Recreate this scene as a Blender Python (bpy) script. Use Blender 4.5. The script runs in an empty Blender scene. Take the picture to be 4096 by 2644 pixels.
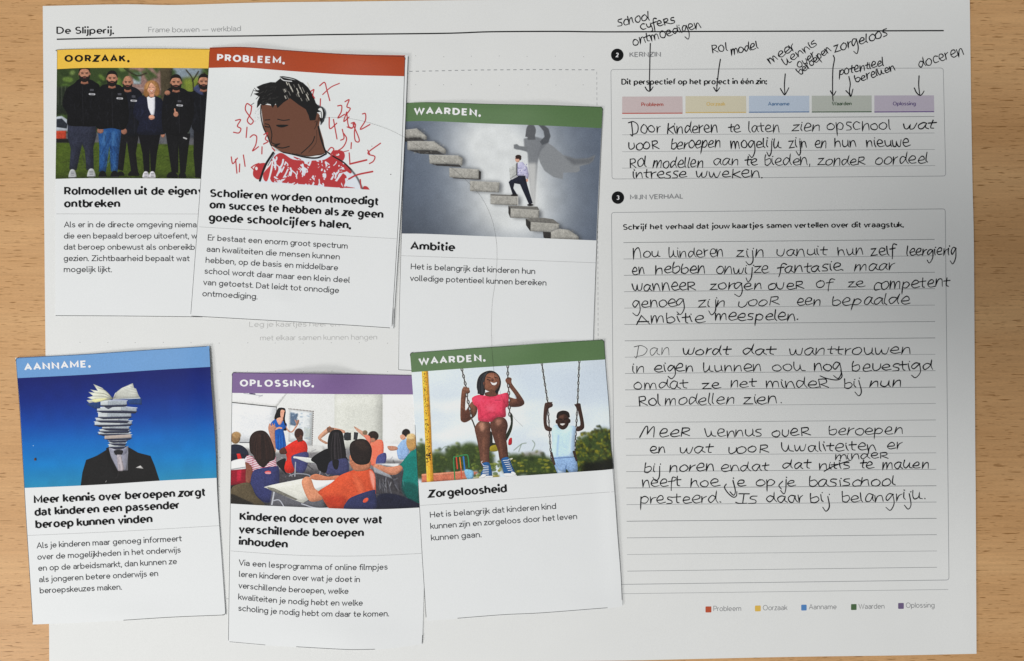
import bpy, math, random
import numpy as np
from math import radians, sin, cos, pi

# ------------------------------------------------------------------ camera, world, lamps
sc = bpy.context.scene
COL = sc.collection
K = 0.0001135            # metres on the desk for one measured unit
CAMH = 0.345             # phone held this far above the desk
CX, CY = 2048.0, 1322.0

cam = bpy.data.cameras.new("camera")
cam.sensor_width = 36.0
cam.lens = 36.0 * CAMH / (4096 * K)
cam.clip_start = 0.01
cam.clip_end = 20.0
cam_o = bpy.data.objects.new("camera", cam)
cam_o.location = (0, 0, CAMH)
COL.objects.link(cam_o)
sc.camera = cam_o

world = bpy.data.worlds.new("World")
sc.world = world
world.use_nodes = True
world.node_tree.nodes["Background"].inputs[0].default_value = (0.93, 0.97, 1.0, 1)
world.node_tree.nodes["Background"].inputs[1].default_value = 0.22

def area(name, loc, target, size, power, color):
    l = bpy.data.lights.new(name, 'AREA')
    l.shape = 'RECTANGLE'; l.size = size[0]; l.size_y = size[1]
    l.energy = power; l.color = color
    o = bpy.data.objects.new(name, l)
    o.location = loc
    from mathutils import Vector
    d = Vector(target) - Vector(loc)
    o.rotation_euler = d.to_track_quat('-Z', 'Y').to_euler()
    COL.objects.link(o)
    return o
area("window_light", (-0.62, -0.52, 0.62), (-0.10, -.05, 0), (0.40, 0.28), 3.1, (1.0, 0.985, 0.955))
area("ceiling_light", (-0.36, -0.10, 1.50), (0, 0, 0), (0.50, 0.54), 13.2, (1.0, 0.985, 0.96))
sc.view_settings.view_transform = 'Standard'
sc.view_settings.look = 'None'
sc.view_settings.exposure = 0.0
sc.view_settings.gamma = 1.0

R = random.Random(7)

# ------------------------------------------------------------------ helpers
def W(x, y, z):
    """a point measured on the desk plan (x right, y down) lying z metres above the desk"""
    s = 1.0 - z / CAMH
    return ((x - CX) * K * s, (CY - y) * K * s, z)

def srgb(c):
    out = []
    for v in c:
        v = v / 255.0
        out.append(v / 12.92 if v <= 0.04045 else ((v + 0.055) / 1.055) ** 2.4)
    return out

def mat(name, col, rough=0.6, gain=1.0, grain=0.0, spec=0.3, bump=0.0, gscale=3000.0):
    m = bpy.data.materials.new(name)
    m.use_nodes = True
    nt = m.node_tree
    b = nt.nodes["Principled BSDF"]
    c = [min(0.86, v * gain) for v in srgb(col)]
    b.inputs["Base Color"].default_value = (*c, 1)
    b.inputs["Roughness"].default_value = rough
    b.inputs["Specular IOR Level"].default_value = spec
    if grain or bump:
        tc = nt.nodes.new("ShaderNodeTexCoord")
        n = nt.nodes.new("ShaderNodeTexNoise")
        n.inputs["Scale"].default_value = gscale
        n.inputs["Detail"].default_value = 3
        nt.links.new(tc.outputs["Object"], n.inputs["Vector"])
        if grain:
            n2 = nt.nodes.new("ShaderNodeTexNoise")
            n2.inputs["Scale"].default_value = 55
            n2.inputs["Detail"].default_value = 4
            nt.links.new(tc.outputs["Object"], n2.inputs["Vector"])
            mx = nt.nodes.new("ShaderNodeMath"); mx.operation = 'MULTIPLY_ADD'
            nt.links.new(n.outputs[0], mx.inputs[0]); mx.inputs[1].default_value = 0.75
            m3 = nt.nodes.new("ShaderNodeMath"); m3.operation = 'MULTIPLY'
            nt.links.new(n2.outputs[0], m3.inputs[0]); m3.inputs[1].default_value = 0.22
            nt.links.new(m3.outputs[0], mx.inputs[2])
            r = nt.nodes.new("ShaderNodeValToRGB")
            r.color_ramp.elements[0].position = 0.3
            r.color_ramp.elements[1].position = 0.7
            r.color_ramp.elements[0].color = (*[v * (1 - grain) for v in c], 1)
            r.color_ramp.elements[1].color = (*[min(0.9, v * (1 + grain)) for v in c], 1)
            nt.links.new(mx.outputs[0], r.inputs[0])
            nt.links.new(r.outputs[0], b.inputs["Base Color"])
        if bump:
            bp = nt.nodes.new("ShaderNodeBump")
            bp.inputs["Strength"].default_value = bump
            bp.inputs["Distance"].default_value = 0.0002
            nt.links.new(n.outputs[0], bp.inputs["Height"])
            nt.links.new(bp.outputs[0], b.inputs["Normal"])
    return m

def empty(name, label, cat, loc, group=None):
    o = bpy.data.objects.new(name, None)
    o.location = loc
    o.empty_display_size = 0.02
    COL.objects.link(o)
    o['label'] = label; o['category'] = cat
    if group: o['group'] = group
    return o

def link(name, verts, faces, material, parent=None, uvs=None, smooth=True, top=None):
    me = bpy.data.meshes.new(name)
    if parent is not None:
        px, py, pz = _origin(parent)
        verts = [(v[0] - px, v[1] - py, v[2] - pz) for v in verts]
    me.from_pydata(verts, [], faces)
    if smooth:
        n = len(me.polygons); top = n if top is None else top
        me.polygons.foreach_set("use_smooth", [i < top for i in range(n)])
    if uvs is not None:
        l = me.uv_layers.new(name="uv")
        idx = np.zeros(len(me.loops), dtype=np.int32)
        me.loops.foreach_get("vertex_index", idx)
        l.data.foreach_set("uv", np.array(uvs, dtype=np.float32)[idx].ravel())
    me.materials.append(material)
    me.update()
    o = bpy.data.objects.new(name, me)
    COL.objects.link(o)
    if parent is not None: o.parent = parent
    return o

def _origin(p):
    x = y = z = 0.0
    while p is not None:
        x += p.location[0]; y += p.location[1]; z += p.location[2]
        p = p.parent
    return x, y, z

# crops through which the photograph was measured: (x0, y0), 2.0264 crop px per unit
Z = 1024 / 2075.0
CROPS = dict(A=(0, 0), B=(700, 0), C=(700, 700), J=(0, 700), D=(1524, 380), H=(1524, 1040), I=(1524, 1800),
             F=(800, 1400), E=(0, 1340), K=(0, 1884), G=(800, 1884), P=(2400, 0), Q=(3072, 0), R=(2400, 700),
             S=(3072, 700), T=(2400, 1300), U=(3072, 1300), X=(2400, 1884), V=(3072, 1884), O=(1400, 0), N=(0, 0))
def c2(crop, x, y):
    a = CROPS[crop]
    return (a[0] + x * Z, a[1] + y * Z)
def cs(crop, *pts): return [c2(crop, x, y) for x, y in pts]

# ------------------------------------------------------------------ sheets of paper
def polyparam(pts):
    p = np.array(pts, float)
    d = np.r_[0, np.cumsum(np.hypot(*(p[1:] - p[:-1]).T))]
    d /= d[-1]
    return lambda t: np.stack([np.interp(t, d, p[:, 0]), np.interp(t, d, p[:, 1])], -1)

def crom(pts, n=6, closed=False):
    p = np.array(pts, float)
    if len(p) < 3: return p
    if closed: q = np.vstack([p[-1], p, p[0], p[1]])
    else: q = np.vstack([2 * p[0] - p[1], p, 2 * p[-1] - p[-2]])
    out = []
    for i in range(1, len(q) - 2):
        a, b, c, d = q[i - 1], q[i], q[i + 1], q[i + 2]
        if np.allclose(b, c): continue
        for k in range(n):
            t = k / n
            out.append(0.5 * (2 * b + (c - a) * t + (2 * a - 5 * b + 4 * c - d) * t * t + (3 * b - a - 3 * c + d) * t ** 3))
    if not closed: out.append(q[-2])
    return np.array(out)

class Sheet:
    """paper with a measured outline (top, right, bottom, left polylines) and a height over the desk"""
    def __init__(s, top, right, bottom, left, base, lift, under=None):
        s.T, s.B = polyparam(crom(top, 4)), polyparam(crom(bottom, 4))
        s.L, s.Rr = polyparam(crom(left, 4)), polyparam(crom(right, 4))
        s.tl, s.tr = np.array(top[0], float), np.array(top[-1], float)
        s.bl, s.br = np.array(bottom[0], float), np.array(bottom[-1], float)
        s.base, s.lift, s.under = base, lift, under
    def P(s, u, v):
        u = np.asarray(u, float)[..., None]; v = np.asarray(v, float)[..., None]
        t, b = s.T(u[..., 0]), s.B(u[..., 0]); l, r = s.L(v[..., 0]), s.Rr(v[..., 0])
        return (1 - v) * t + v * b + (1 - u) * l + u * r - ((1 - u) * (1 - v) * s.tl + u * (1 - v) * s.tr + (1 - u) * v * s.bl + u * v * s.br)
    def uv(s, x, y):
        ex, ey = s.tr - s.tl, s.bl - s.tl
        det = ex[0] * ey[1] - ex[1] * ey[0]
        dx, dy = np.asarray(x) - s.tl[0], np.asarray(y) - s.tl[1]
        return (dx * ey[1] - dy * ey[0]) / det, (dy * ex[0] - dx * ex[1]) / det
    def h(s, x, y):
        u, v = s.uv(x, y)
        z = s.base + s.lift(u, v)
        if s.under is not None: z = z + s.under(x, y)
        return z
    def at(s, x, y, off=0.0):
        return W(x, y, float(s.h(x, y)) + off)
    def grid(s, nu, nv, v0, v1, off, u0=0.0, u1=1.0):
        """v0, v1 = (left, right) fractions"""
        U, V = np.meshgrid(np.linspace(u0, u1, nu + 1), np.linspace(0, 1, nv + 1))
        a = v0[0] * (1 - U) + v0[1] * U; b = v1[0] * (1 - U) + v1[1] * U
        VV = a + (b - a) * V
        P = s.P(U, VV)
        z = s.h(P[..., 0], P[..., 1]) + off
        k = 1 - z / CAMH
        X = (P[..., 0] - CX) * K * k; Y = (CY - P[..., 1]) * K * k
        verts = np.stack([X, Y, z], -1).reshape(-1, 3).tolist()
        uvs = np.stack([U, 1 - V], -1).reshape(-1, 2).tolist()
        w = nu + 1
        faces = [(j * w + i, (j + 1) * w + i, (j + 1) * w + i + 1, j * w + i + 1) for j in range(nv) for i in range(nu)]
        return verts, faces, uvs
    def solid(s, nu, nv, thick):
        v, f, _ = s.grid(nu, nv, (0, 0), (1, 1), 0)
        n = len(v)
        v2 = v + [(a, b, c - thick) for a, b, c in v]
        f2 = f + [tuple(n + i for i in reversed(q)) for q in f]
        w = nu + 1
        ring = [i for i in range(w)] + [j * w + nu for j in range(1, nv + 1)] + [nv * w + i for i in range(nu - 1, -1, -1)] + [j * w for j in range(nv - 1, 0, -1)]
        b0 = len(v2); L_ = len(ring)
        v2 += [v[i] for i in ring] + [v2[n + i] for i in ring]
        for i in range(L_):
            j = (i + 1) % L_; f2.append((b0 + i, b0 + j, b0 + L_ + j, b0 + L_ + i))
        return v2, f2

# ------------------------------------------------------------------ ribbons of ink
class Ink:
    def __init__(s, sheet, off=0.00004):
        s.sheet, s.off, s.v, s.f, s.k = sheet, off, [], [], 0
    def stroke(s, pts, w, cap='round', seg=None, flat=None):
        """pts in desk-plan units, w full width (number or list)"""
        p = np.array(pts, float)
        keep = [0] + [i for i in range(1, len(p)) if np.hypot(*(p[i] - p[i - 1])) > 1e-4]
        ww = np.full(len(p), w, float) if np.isscalar(w) else np.array(w, float)
        p, ww = p[keep], ww[keep]
        if len(p) < 2: p = np.array([p[0], p[0] + [0.01, 0]]); ww = np.array([ww[0]] * 2)
        if seg:
            q, w2 = [p[0]], [ww[0]]
            for i in range(1, len(p)):
                n = max(1, int(math.ceil(np.hypot(*(p[i] - p[i - 1])) / seg)))
                for k in range(1, n + 1):
                    q.append(p[i - 1] + (p[i] - p[i - 1]) * k / n); w2.append(ww[i - 1] + (ww[i] - ww[i - 1]) * k / n)
            p, ww = np.array(q), np.array(w2)
        d = p[1:] - p[:-1]; d /= np.hypot(d[:, 0], d[:, 1])[:, None]
        t = np.vstack([d[0], d[:-1] + d[1:], d[-1]])
        ln = np.hypot(t[:, 0], t[:, 1])
        cosh = np.clip(ln / 2, 0.45, 1); cosh[0] = cosh[-1] = 1
        bad = ln < 1e-3
        t[bad] = np.vstack([d, d[-1]])[bad]; ln = np.hypot(t[:, 0], t[:, 1])
        t /= ln[:, None]
        n = np.stack([-t[:, 1], t[:, 0]], -1)
        h = ww / 2 / cosh
        secs = [(p[i], n[i], h[i]) for i in range(len(p))]
        if cap == 'round':
            a, b = ww[0] / 2, ww[-1] / 2
            secs = [(p[0] - t[0] * a * .98, n[0], a * .2), (p[0] - t[0] * a * .65, n[0], a * .76)] + secs + \
                   [(p[-1] + t[-1] * b * .65, n[-1], b * .76), (p[-1] + t[-1] * b * .98, n[-1], b * .2)]
        off = s.off + (s.k % 7) * 0.0000035; s.k += 1
        b0 = len(s.v)
        for q, m, hh in secs:
            for sg in (1, -1):
                e = m * hh * sg
                if flat is not None: e = e - flat[0] * float(e @ flat[0]) * (1 - flat[1])
                e = q + e
                s.v.append(s.sheet.at(e[0], e[1], off))
        for i in range(len(secs) - 1):
            a = b0 + 2 * i
            s.f.append((a, a + 2, a + 3, a + 1))
    def fill(s, pts, off=0.0):
        b0 = len(s.v)
        for x, y in pts: s.v.append(s.sheet.at(x, y, s.off + off))
        s.f.append(tuple(range(b0, b0 + len(pts))))
    def quad(s, pts, nu, nv):
        """bilinear quad patch tl, tr, br, bl"""
        a, b, c, d = [np.array(q, float) for q in pts]
        b0 = len(s.v)
        for j in range(nv + 1):
            for i in range(nu + 1):
                u, v = i / nu, j / nv
                q = (1 - v) * ((1 - u) * a + u * b) + v * ((1 - u) * d + u * c)
                s.v.append(s.sheet.at(q[0], q[1], s.off))
        w = nu + 1
        for j in range(nv):
            for i in range(nu):
                k = b0 + j * w + i
                s.f.append((k, k + w, k + w + 1, k + 1))
    def done(s, name, material, parent):
        return link(name, s.v, s.f, material, parent, smooth=False)

# ------------------------------------------------------------------ printed lettering: one-line letters, x-height 1
def A(cx, cy, rx, ry, a0, a1, n=9):
    return [(cx + rx * cos(radians(a0 + (a1 - a0) * i / n)), cy + ry * sin(radians(a0 + (a1 - a0) * i / n))) for i in range(n + 1)]
ASC, CAP, DSC = 1.5, 1.42, -0.42
bowl = lambda cx: A(cx, .5, .41, .5, 180, -180, 18)
arch = lambda x, w=.74: [(x, .45)] + A(x + w / 2, .6, w / 2, .4, 180, 0, 10) + [(x + w, 0)]
G = {
 'a': (.72, [A(.36, .66, .34, .34, 155, 0) + [(.72, 0)], [(.72, .56)] + A(.32, .28, .31, .28, 90, 285) + [(.6, .1), (.72, .26)]]),
 'b': (.82, [[(0, 0), (0, ASC)], bowl(.41)]), 'c': (.74, [A(.43, .5, .43, .5, 48, 312, 14)]),
 'd': (.82, [[(.82, 0), (.82, ASC)], bowl(.41)]),
 'e': (.82, [[(.04, .5), (.82, .5)] + A(.43, .5, .40, .5, 8, 318, 16)]),
 'f': (.46, [A(.46, 1.2, .27, .3, 80, 180) + [(.19, 0)], [(0, .97), (.44, .97)]]),
 'g': (.82, [bowl(.41), [(.82, 1), (.82, .0)] + A(.43, .0, .39, .42, 0, -145)]),
 'h': (.74, [[(0, 0), (0, ASC)], arch(0)]), 'i': (0, [[(0, 0), (0, 1)], [(0, 1.47), (0, 1.48)]]),
 'j': (.08, [[(.08, 1), (.08, -.15)] + A(-.12, -.15, .2, .26, 0, -100, 6), [(.08, 1.47), (.08, 1.48)]]),
 'k': (.64, [[(0, 0), (0, ASC)], [(.62, 1), (.03, .42)], [(.24, .62), (.68, 0)]]),
 'l': (.12, [[(0, ASC), (0, .2)] + A(.16, .2, .16, .2, 180, 265, 5)]), 'L0': (0, [[(0, ASC), (0, 0)]]),
 'm': (1.24, [[(0, 0), (0, 1)], arch(0, .62), arch(.62, .62)]), 'n': (.74, [[(0, 0), (0, 1)], arch(0)]),
 'o': (.84, [A(.42, .5, .42, .5, 0, 360, 20)]), 'p': (.82, [[(0, DSC), (0, 1)], bowl(.41)]),
 'q': (.82, [[(.82, DSC), (.82, 1)], bowl(.41)]), 'r': (.42, [[(0, 0), (0, 1)], [(0, .5)] + A(.38, .6, .38, .4, 175, 88)]),
 's': (.64, [A(.33, .76, .28, .24, 35, 270, 10) + A(.33, .26, .31, .26, 90, -150, 10)]),
 't': (.5, [[(.2, 1.36), (.2, .28)] + A(.44, .28, .24, .28, 180, 280, 6), [(0, .97), (.5, .97)]]),
 'u': (.74, [[(0, 1), (0, .4)] + A(.37, .4, .37, .4, 180, 360, 10) + [(.74, 1)], [(.74, 1), (.74, 0)]]),
 'v': (.72, [[(0, 1), (.36, 0), (.72, 1)]]), 'w': (1.14, [[(0, 1), (.3, 0), (.57, .95), (.84, 0), (1.14, 1)]]),
 'x': (.68, [[(0, 1), (.68, 0)], [(0, 0), (.68, 1)]]), 'y': (.72, [[(0, 1), (.38, .02)], [(.74, 1), (.28, -.42), (.05, -.4)]]),
 'z': (.62, [[(.02, 1), (.6, 1), (0, 0), (.64, 0)]]),
 'A': (1.1, [[(0, 0), (.55, CAP), (1.1, 0)], [(.2, .48), (.9, .48)]]),
 'B': (.86, [[(0, 0), (0, CAP), (.45, CAP)] + A(.45, 1.08, .36, .34, 90, -90) + [(0, .74)], [(.45, .74)] + A(.48, .37, .40, .37, 90, -90) + [(0, 0)]]),
 'D': (1.02, [[(0, 0), (0, CAP), (.35, CAP)] + A(.35, CAP / 2, .67, CAP / 2, 90, -90, 12) + [(0, 0)]]),
 'E': (.8, [[(.8, CAP), (0, CAP), (0, 0), (.8, 0)], [(0, .74), (.7, .74)]]), 'F': (.78, [[(.78, CAP), (0, CAP), (0, 0)], [(0, .72), (.68, .72)]]),
 'G': (1.1, [A(.6, CAP / 2, .6, CAP / 2, 45, 340, 16) + [(1.14, .68), (.7, .68)]]),
 'H': (1.0, [[(0, 0), (0, CAP)], [(1, 0), (1, CAP)], [(0, .72), (1, .72)]]), 'I': (0, [[(0, 0), (0, CAP)]]),
 'J': (.66, [[(.66, CAP), (.66, .33)] + A(.40, .33, .26, .33, 0, -165)]),
 'K': (.9, [[(0, 0), (0, CAP)], [(.85, CAP), (.03, .6)], [(.32, .86), (.92, 0)]]), 'L': (.72, [[(0, CAP), (0, 0), (.72, 0)]]),
 'M': (1.2, [[(0, 0), (0, CAP), (.6, .35), (1.2, CAP), (1.2, 0)]]), 'N': (1.0, [[(0, 0), (0, CAP), (1, 0), (1, CAP)]]),
 'O': (1.2, [A(.6, CAP / 2, .6, CAP / 2, 0, 360, 24)]), 'P': (.84, [[(0, 0), (0, CAP), (.42, CAP)] + A(.42, 1.02, .42, .4, 90, -90) + [(0, .62)]]),
 'R': (.88, [[(0, 0), (0, CAP), (.44, CAP)] + A(.44, 1.03, .40, .39, 90, -90) + [(0, .64)], [(.46, .64), (.88, 0)]]),
 'S': (.86, [A(.44, 1.06, .38, .36, 35, 270, 12) + A(.44, .35, .42, .35, 90, -150, 12)]),
 'V': (1.04, [[(0, CAP), (.52, 0), (1.04, CAP)]]), 'W': (1.6, [[(0, CAP), (.42, 0), (.8, 1.3), (1.18, 0), (1.6, CAP)]]),
 'Z': (.95, [[(.03, CAP), (.93, CAP), (0, 0), (.97, 0)]]),
 '2': (.7, [A(.35, 1.05, .34, .37, 160, -35, 10) + [(0, 0), (.72, 0)]]), '3': (.7, [A(.34, 1.06, .33, .36, 150, -80, 10), A(.34, .37, .36, .37, 80, -150, 10)]),
 '.': (.0, [[(0, .0), (0, .01)]]), ',': (.05, [[(.05, .02), (-.02, -.24)]]), ':': (0, [[(0, 0), (0, .01)], [(0, .86), (0, .87)]]),
 '—': (1.5, [[(0, .52), (1.5, .52)]]),
}
G['é'] = (.82, G['e'][1] + [[(.36, 1.25), (.58, 1.52)]])

STRETCH = []
def text(sheet, s, base, xh, wt, name, material, parent, track=0.0, cap='butt', off=0.00004, ink=None, straight_l=False, kc=1.0, ka=.92):
    """base: 2 or 3 plan points the baseline runs through; xh x-height; wt stroke weight / x-height"""
    own = ink is None
    if own: ink = Ink(sheet, off)
    con = .70 if wt > .25 else .92
    wv = wt * con
    sb = .17 + wt * .78 if wt < .25 else .10 + wt * .80
    x = 0; items = []
    eb = [[(.04, .5), (.82, .5)] + A(.43, .5, .40, .5, 8, 306, 16)]
    for ch in s:
        if ch == ' ': x += .46 + wt * .10 + track; continue
        g = G['L0'] if (ch == 'l' and straight_l) else G[ch]
        if ch == 'e' and wt > .25: g = (.82, eb)
        tight = .12 if ch in 'vwyzktfrVWA' else 0
        k = 1.0 if g[0] < .3 or ch in 'ftrjwvkyz' else max(.6, (g[0] - .55 * (wt - .15)) / g[0])
        items.append((ch, x + (sb - tight) / 2, (g[0] * k, [[(px * k, py) for px, py in st] for st in g[1]])))
        x += g[0] * k + sb - tight + track
    total = x - track - sb
    P = [np.array(q, float) for q in base]
    a, b = P[0], P[-1]
    if STRETCH is not None: STRETCH.append((float(np.hypot(*(b - a))) / (total * xh), s))
    ab = b - a; ln2 = float(ab @ ab); dn = ab / ln2 ** .5; nn = np.array([dn[1], -dn[0]])
    bow = 0.0
    if len(P) == 3:
        tm = float((P[1] - a) @ ab) / ln2
        bow = float((P[1] - a) @ nn) / (tm * (1 - tm))
    x0 = sb / 2
    for ch, gx, (gw, strokes) in items:
        for st in strokes:
            pts = []
            for px, py in st:
                t = (gx + px - x0) / total
                q = a + ab * t + nn * (bow * t * (1 - t))
                if ch.isupper() or ch.isdigit(): yy = wv / 2 + py * (CAP * kc - wv) / CAP
                elif py > 1: yy = 1 - wv / 2 + (py - 1) * ka
                elif py < 0: yy = wv / 2 + py
                else: yy = wv / 2 + py * (1 - wv)
                pts.append(q + nn * yy * xh)
            dot = len(st) == 2 and abs(st[0][0] - st[1][0]) + abs(st[0][1] - st[1][1]) < .02
            if dot:
                u = pts[0]; r = xh * wt * .62
                ang = [radians(k * 36) for k in range(10)]
                ink.fill([(u[0] + r * cos(t), u[1] - r * sin(t)) for t in ang], 0.00001)
            else:
                ink.stroke(pts, xh * wt, cap, None, (nn, con))
    if own: return ink.done(name, material, parent)

# ------------------------------------------------------------------ handwriting: x-height 1
HG = {
 'a': (1.0, [[(.8, .85), (.45, 1), (.1, .6), (.18, .08), (.48, .08), (.8, .85), (.8, .85), (.76, .3), (.98, .02)]]),
 'b': (.95, [[(.15, 1.65), (.1, .9), (.12, .08), (.12, .08), (.5, -.03), (.85, .4), (.66, .85), (.15, .68)]]),
 'c': (.85, [[(.8, .86), (.45, 1), (.1, .55), (.28, .04), (.8, .1)]]),
 'd': (1.05, [[(.75, .8), (.38, .95), (.08, .5), (.28, .02), (.7, .55), (.9, 1.75), (.9, 1.75), (.8, .5), (1.02, .02)]]),
 'e': (.95, [[(.12, .42), (.72, .55), (.72, .92), (.38, 1.0), (.08, .45), (.36, 0), (.95, .12)]]),
 'f': (.75, [[(.9, 1.45), (.6, 1.7), (.38, 1.2), (.3, 0), (.22, -.65)], [(.02, .72), (.72, .85)]]),
 'g': (1.0, [[(.8, .85), (.4, 1), (.08, .5), (.32, .08), (.8, .85), (.8, .85), (.9, -.3), (.55, -.95), (.1, -.62)]]),
 'h': (.95, [[(.15, 1.42), (.1, 0), (.1, 0), (.3, .72), (.66, .9), (.75, .4), (.82, .0)]]),
 'i': (.38, [[(.1, .95), (.13, .3), (.26, 0)], [(.16, 1.38), (.2, 1.33)]]),
 'j': (.55, [[(.35, .95), (.42, -.5), (.15, -1.0), (-.2, -.55)], [(.42, 1.45), (.46, 1.38)]]),
 'k': (.95, [[(.15, 1.65), (.1, 0)], [(.8, 1.05), (.14, .55), (.14, .55), (.9, 0)]]),
 '%': (1.1, [[(.12, 1.5), (.1, .5), (.28, .02), (.6, .3), (.72, .9), (.72, .9), (.76, .15), (1.08, .02)]]),
 'l': (.42, [[(.15, 1.75), (.1, .35), (.28, 0)]]),
 'm': (1.35, [[(.12, .98), (.08, 0), (.08, 0), (.3, .82), (.55, .85), (.58, 0), (.58, 0), (.8, .82), (1.08, .85), (1.18, 0)]]),
 'n': (.98, [[(.12, .98), (.1, 0), (.1, 0), (.36, .8), (.7, .88), (.82, 0)]]),
 'o': (.98, [[(.5, 1), (.12, .66), (.16, .12), (.58, 0), (.88, .45), (.7, .93), (.38, .96)]]),
 'p': (.98, [[(.15, .95), (.08, -.72), (.08, -.72), (.18, .55), (.52, .98), (.85, .62), (.6, .1), (.15, .16)]]),
 'r': (.7, [[(.12, .98), (.12, 0), (.12, 0), (.25, .68), (.62, .95)]]),
 'R': (1.05, [[(.15, 0), (.18, 1.08), (.18, 1.08), (.72, 1.1), (.78, .72), (.22, .48), (.22, .48), (.98, .0)]]),
 's': (.8, [[(.7, 1.0), (.32, .98), (.2, .66), (.6, .4), (.6, .06), (.1, 0)]]),
 't': (.75, [[(.36, 1.45), (.32, .2), (.58, 0)], [(.02, .78), (.74, .86)]]),
 'u': (1.0, [[(.1, .9), (.12, .3), (.4, 0), (.74, .3), (.8, .9), (.8, .9), (.82, .2), (.98, 0)]]),
 'v': (.9, [[(.08, .92), (.12, .25), (.4, 0), (.72, .3), (.78, .9)]]),
 'w': (1.3, [[(.05, .9), (.16, .15), (.42, .08), (.6, .72), (.6, .72), (.68, .1), (1.0, .1), (1.18, .98)]]),
 'y': (.9, [[(.08, .9), (.2, .3), (.6, .3), (.75, .9), (.75, .9), (.7, -.5), (.3, -.7)]]),
 'z': (.9, [[(.1, .9), (.7, .96), (.7, .96), (.08, .02), (.08, .02), (.86, .05)]]),
 'D': (1.35, [[(.35, 1.5), (.3, -.3), (.05, -.15)], [(.0, 1.35), (.6, 1.5), (1.2, .95), (.95, .1), (.2, -.18)]]),
 'N': (1.2, [[(.15, 1.35), (.1, -.1), (.1, -.1), (.3, .9), (.7, 1.35), (.95, .9), (.95, 0)]]),
 'M': (1.6, [[(.05, 0), (.35, 1.4), (.5, 1.4), (.62, .5), (.62, .5), (.95, 1.35), (1.15, 1.3), (1.25, 0)]]),
 'A': (1.3, [[(.0, -.1), (.5, 1.2), (.5, 1.2), (1.15, -.12)], [(.1, .35), (1.05, .35)]]),
 'S': (.9, [[(.85, 1.35), (.4, 1.3), (.3, .9), (.75, .5), (.65, .05), (.05, 0)]]),
 'I': (1.1, [[(.3, 1.35), (1.1, 1.3)], [(.75, 1.3), (.7, 0)], [(.1, .15), (.4, 0), (1.05, -.02)]]),
 '.': (.4, [[(.15, .04), (.19, .0)]]), ',': (.4, [[(.2, .12), (.14, -.16)]]),
}
def hand(sheet, s, a, b, xh, pen, material, parent, rnd, ink=None, name="handwritten_word"):
    a = np.array(a, float); b = np.array(b, float)
    own = ink is None
    if own: ink = Ink(sheet, 0.00005)
    total = sum(HG[c][0] for c in s) - .12
    if s[-1] in '.,': total -= .15
    d = (b - a) / total; ln = np.hypot(*d); dn = d / ln
    nrm = np.array([dn[1], -dn[0]])
    x = 0
    slant = .10 + rnd.uniform(-.03, .03)
    slant = rnd.uniform(-.10, .16)
    press = rnd.uniform(.9, 1.08)
    for c in s:
        adv, strokes = HG[c]
        sy = xh * rnd.uniform(.86, 1.10); dy = rnd.uniform(-.08, .07) * xh
        jit = rnd.uniform(-.06, .06); sl = slant + rnd.uniform(-.07, .07)
        warp = lambda v: 1 + (v - 1) * .62 if v > 1.02 and not c.isupper() else (v * 1.30 if v < -.2 and c in 'gj' else v)
        for st in strokes:
            q = [(px + rnd.uniform(-.05, .05), warp(py) + rnd.uniform(-.045, .045)) if not (k and st[k - 1] == (px, py)) else None for k, (px, py) in enumerate(st)]
            for k in range(len(q)):
                if q[k] is None: q[k] = q[k - 1]
            cc = crom(q, 5)
            pts = [a + d * (x + px + jit) + dn * (py * sl * xh) + nrm * (py * sy + dy) for px, py in cc]
            m = len(pts)
            w = [pen * press * (.82 + .26 * sin(1.3 + i * .45 + x * 3) * .5 + .13) * (1 - .30 * (i / m) ** 3) for i in range(m)]
            ink.stroke(pts, w)
        x += adv
    if own: return ink.done(name, material, parent)
# ------------------------------------------------------------------ printed photographs: flat print worked out as pixels
def blur(m, r):
    r = int(r)
    if r < 1: return m
    for _ in range(2):
        for ax in (0, 1):
            p = np.pad(m, [(r + 1, r) if i == ax else (0, 0) for i in range(m.ndim)], mode='edge')
            c = np.cumsum(p, axis=ax)
            n = m.shape[ax]
            sl = lambda a, b: tuple(slice(a, b) if i == ax else slice(None) for i in range(m.ndim))
            m = (c[sl(2 * r + 1, 2 * r + 1 + n)] - c[sl(0, n)]) / (2 * r + 1)
    return m

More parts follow.
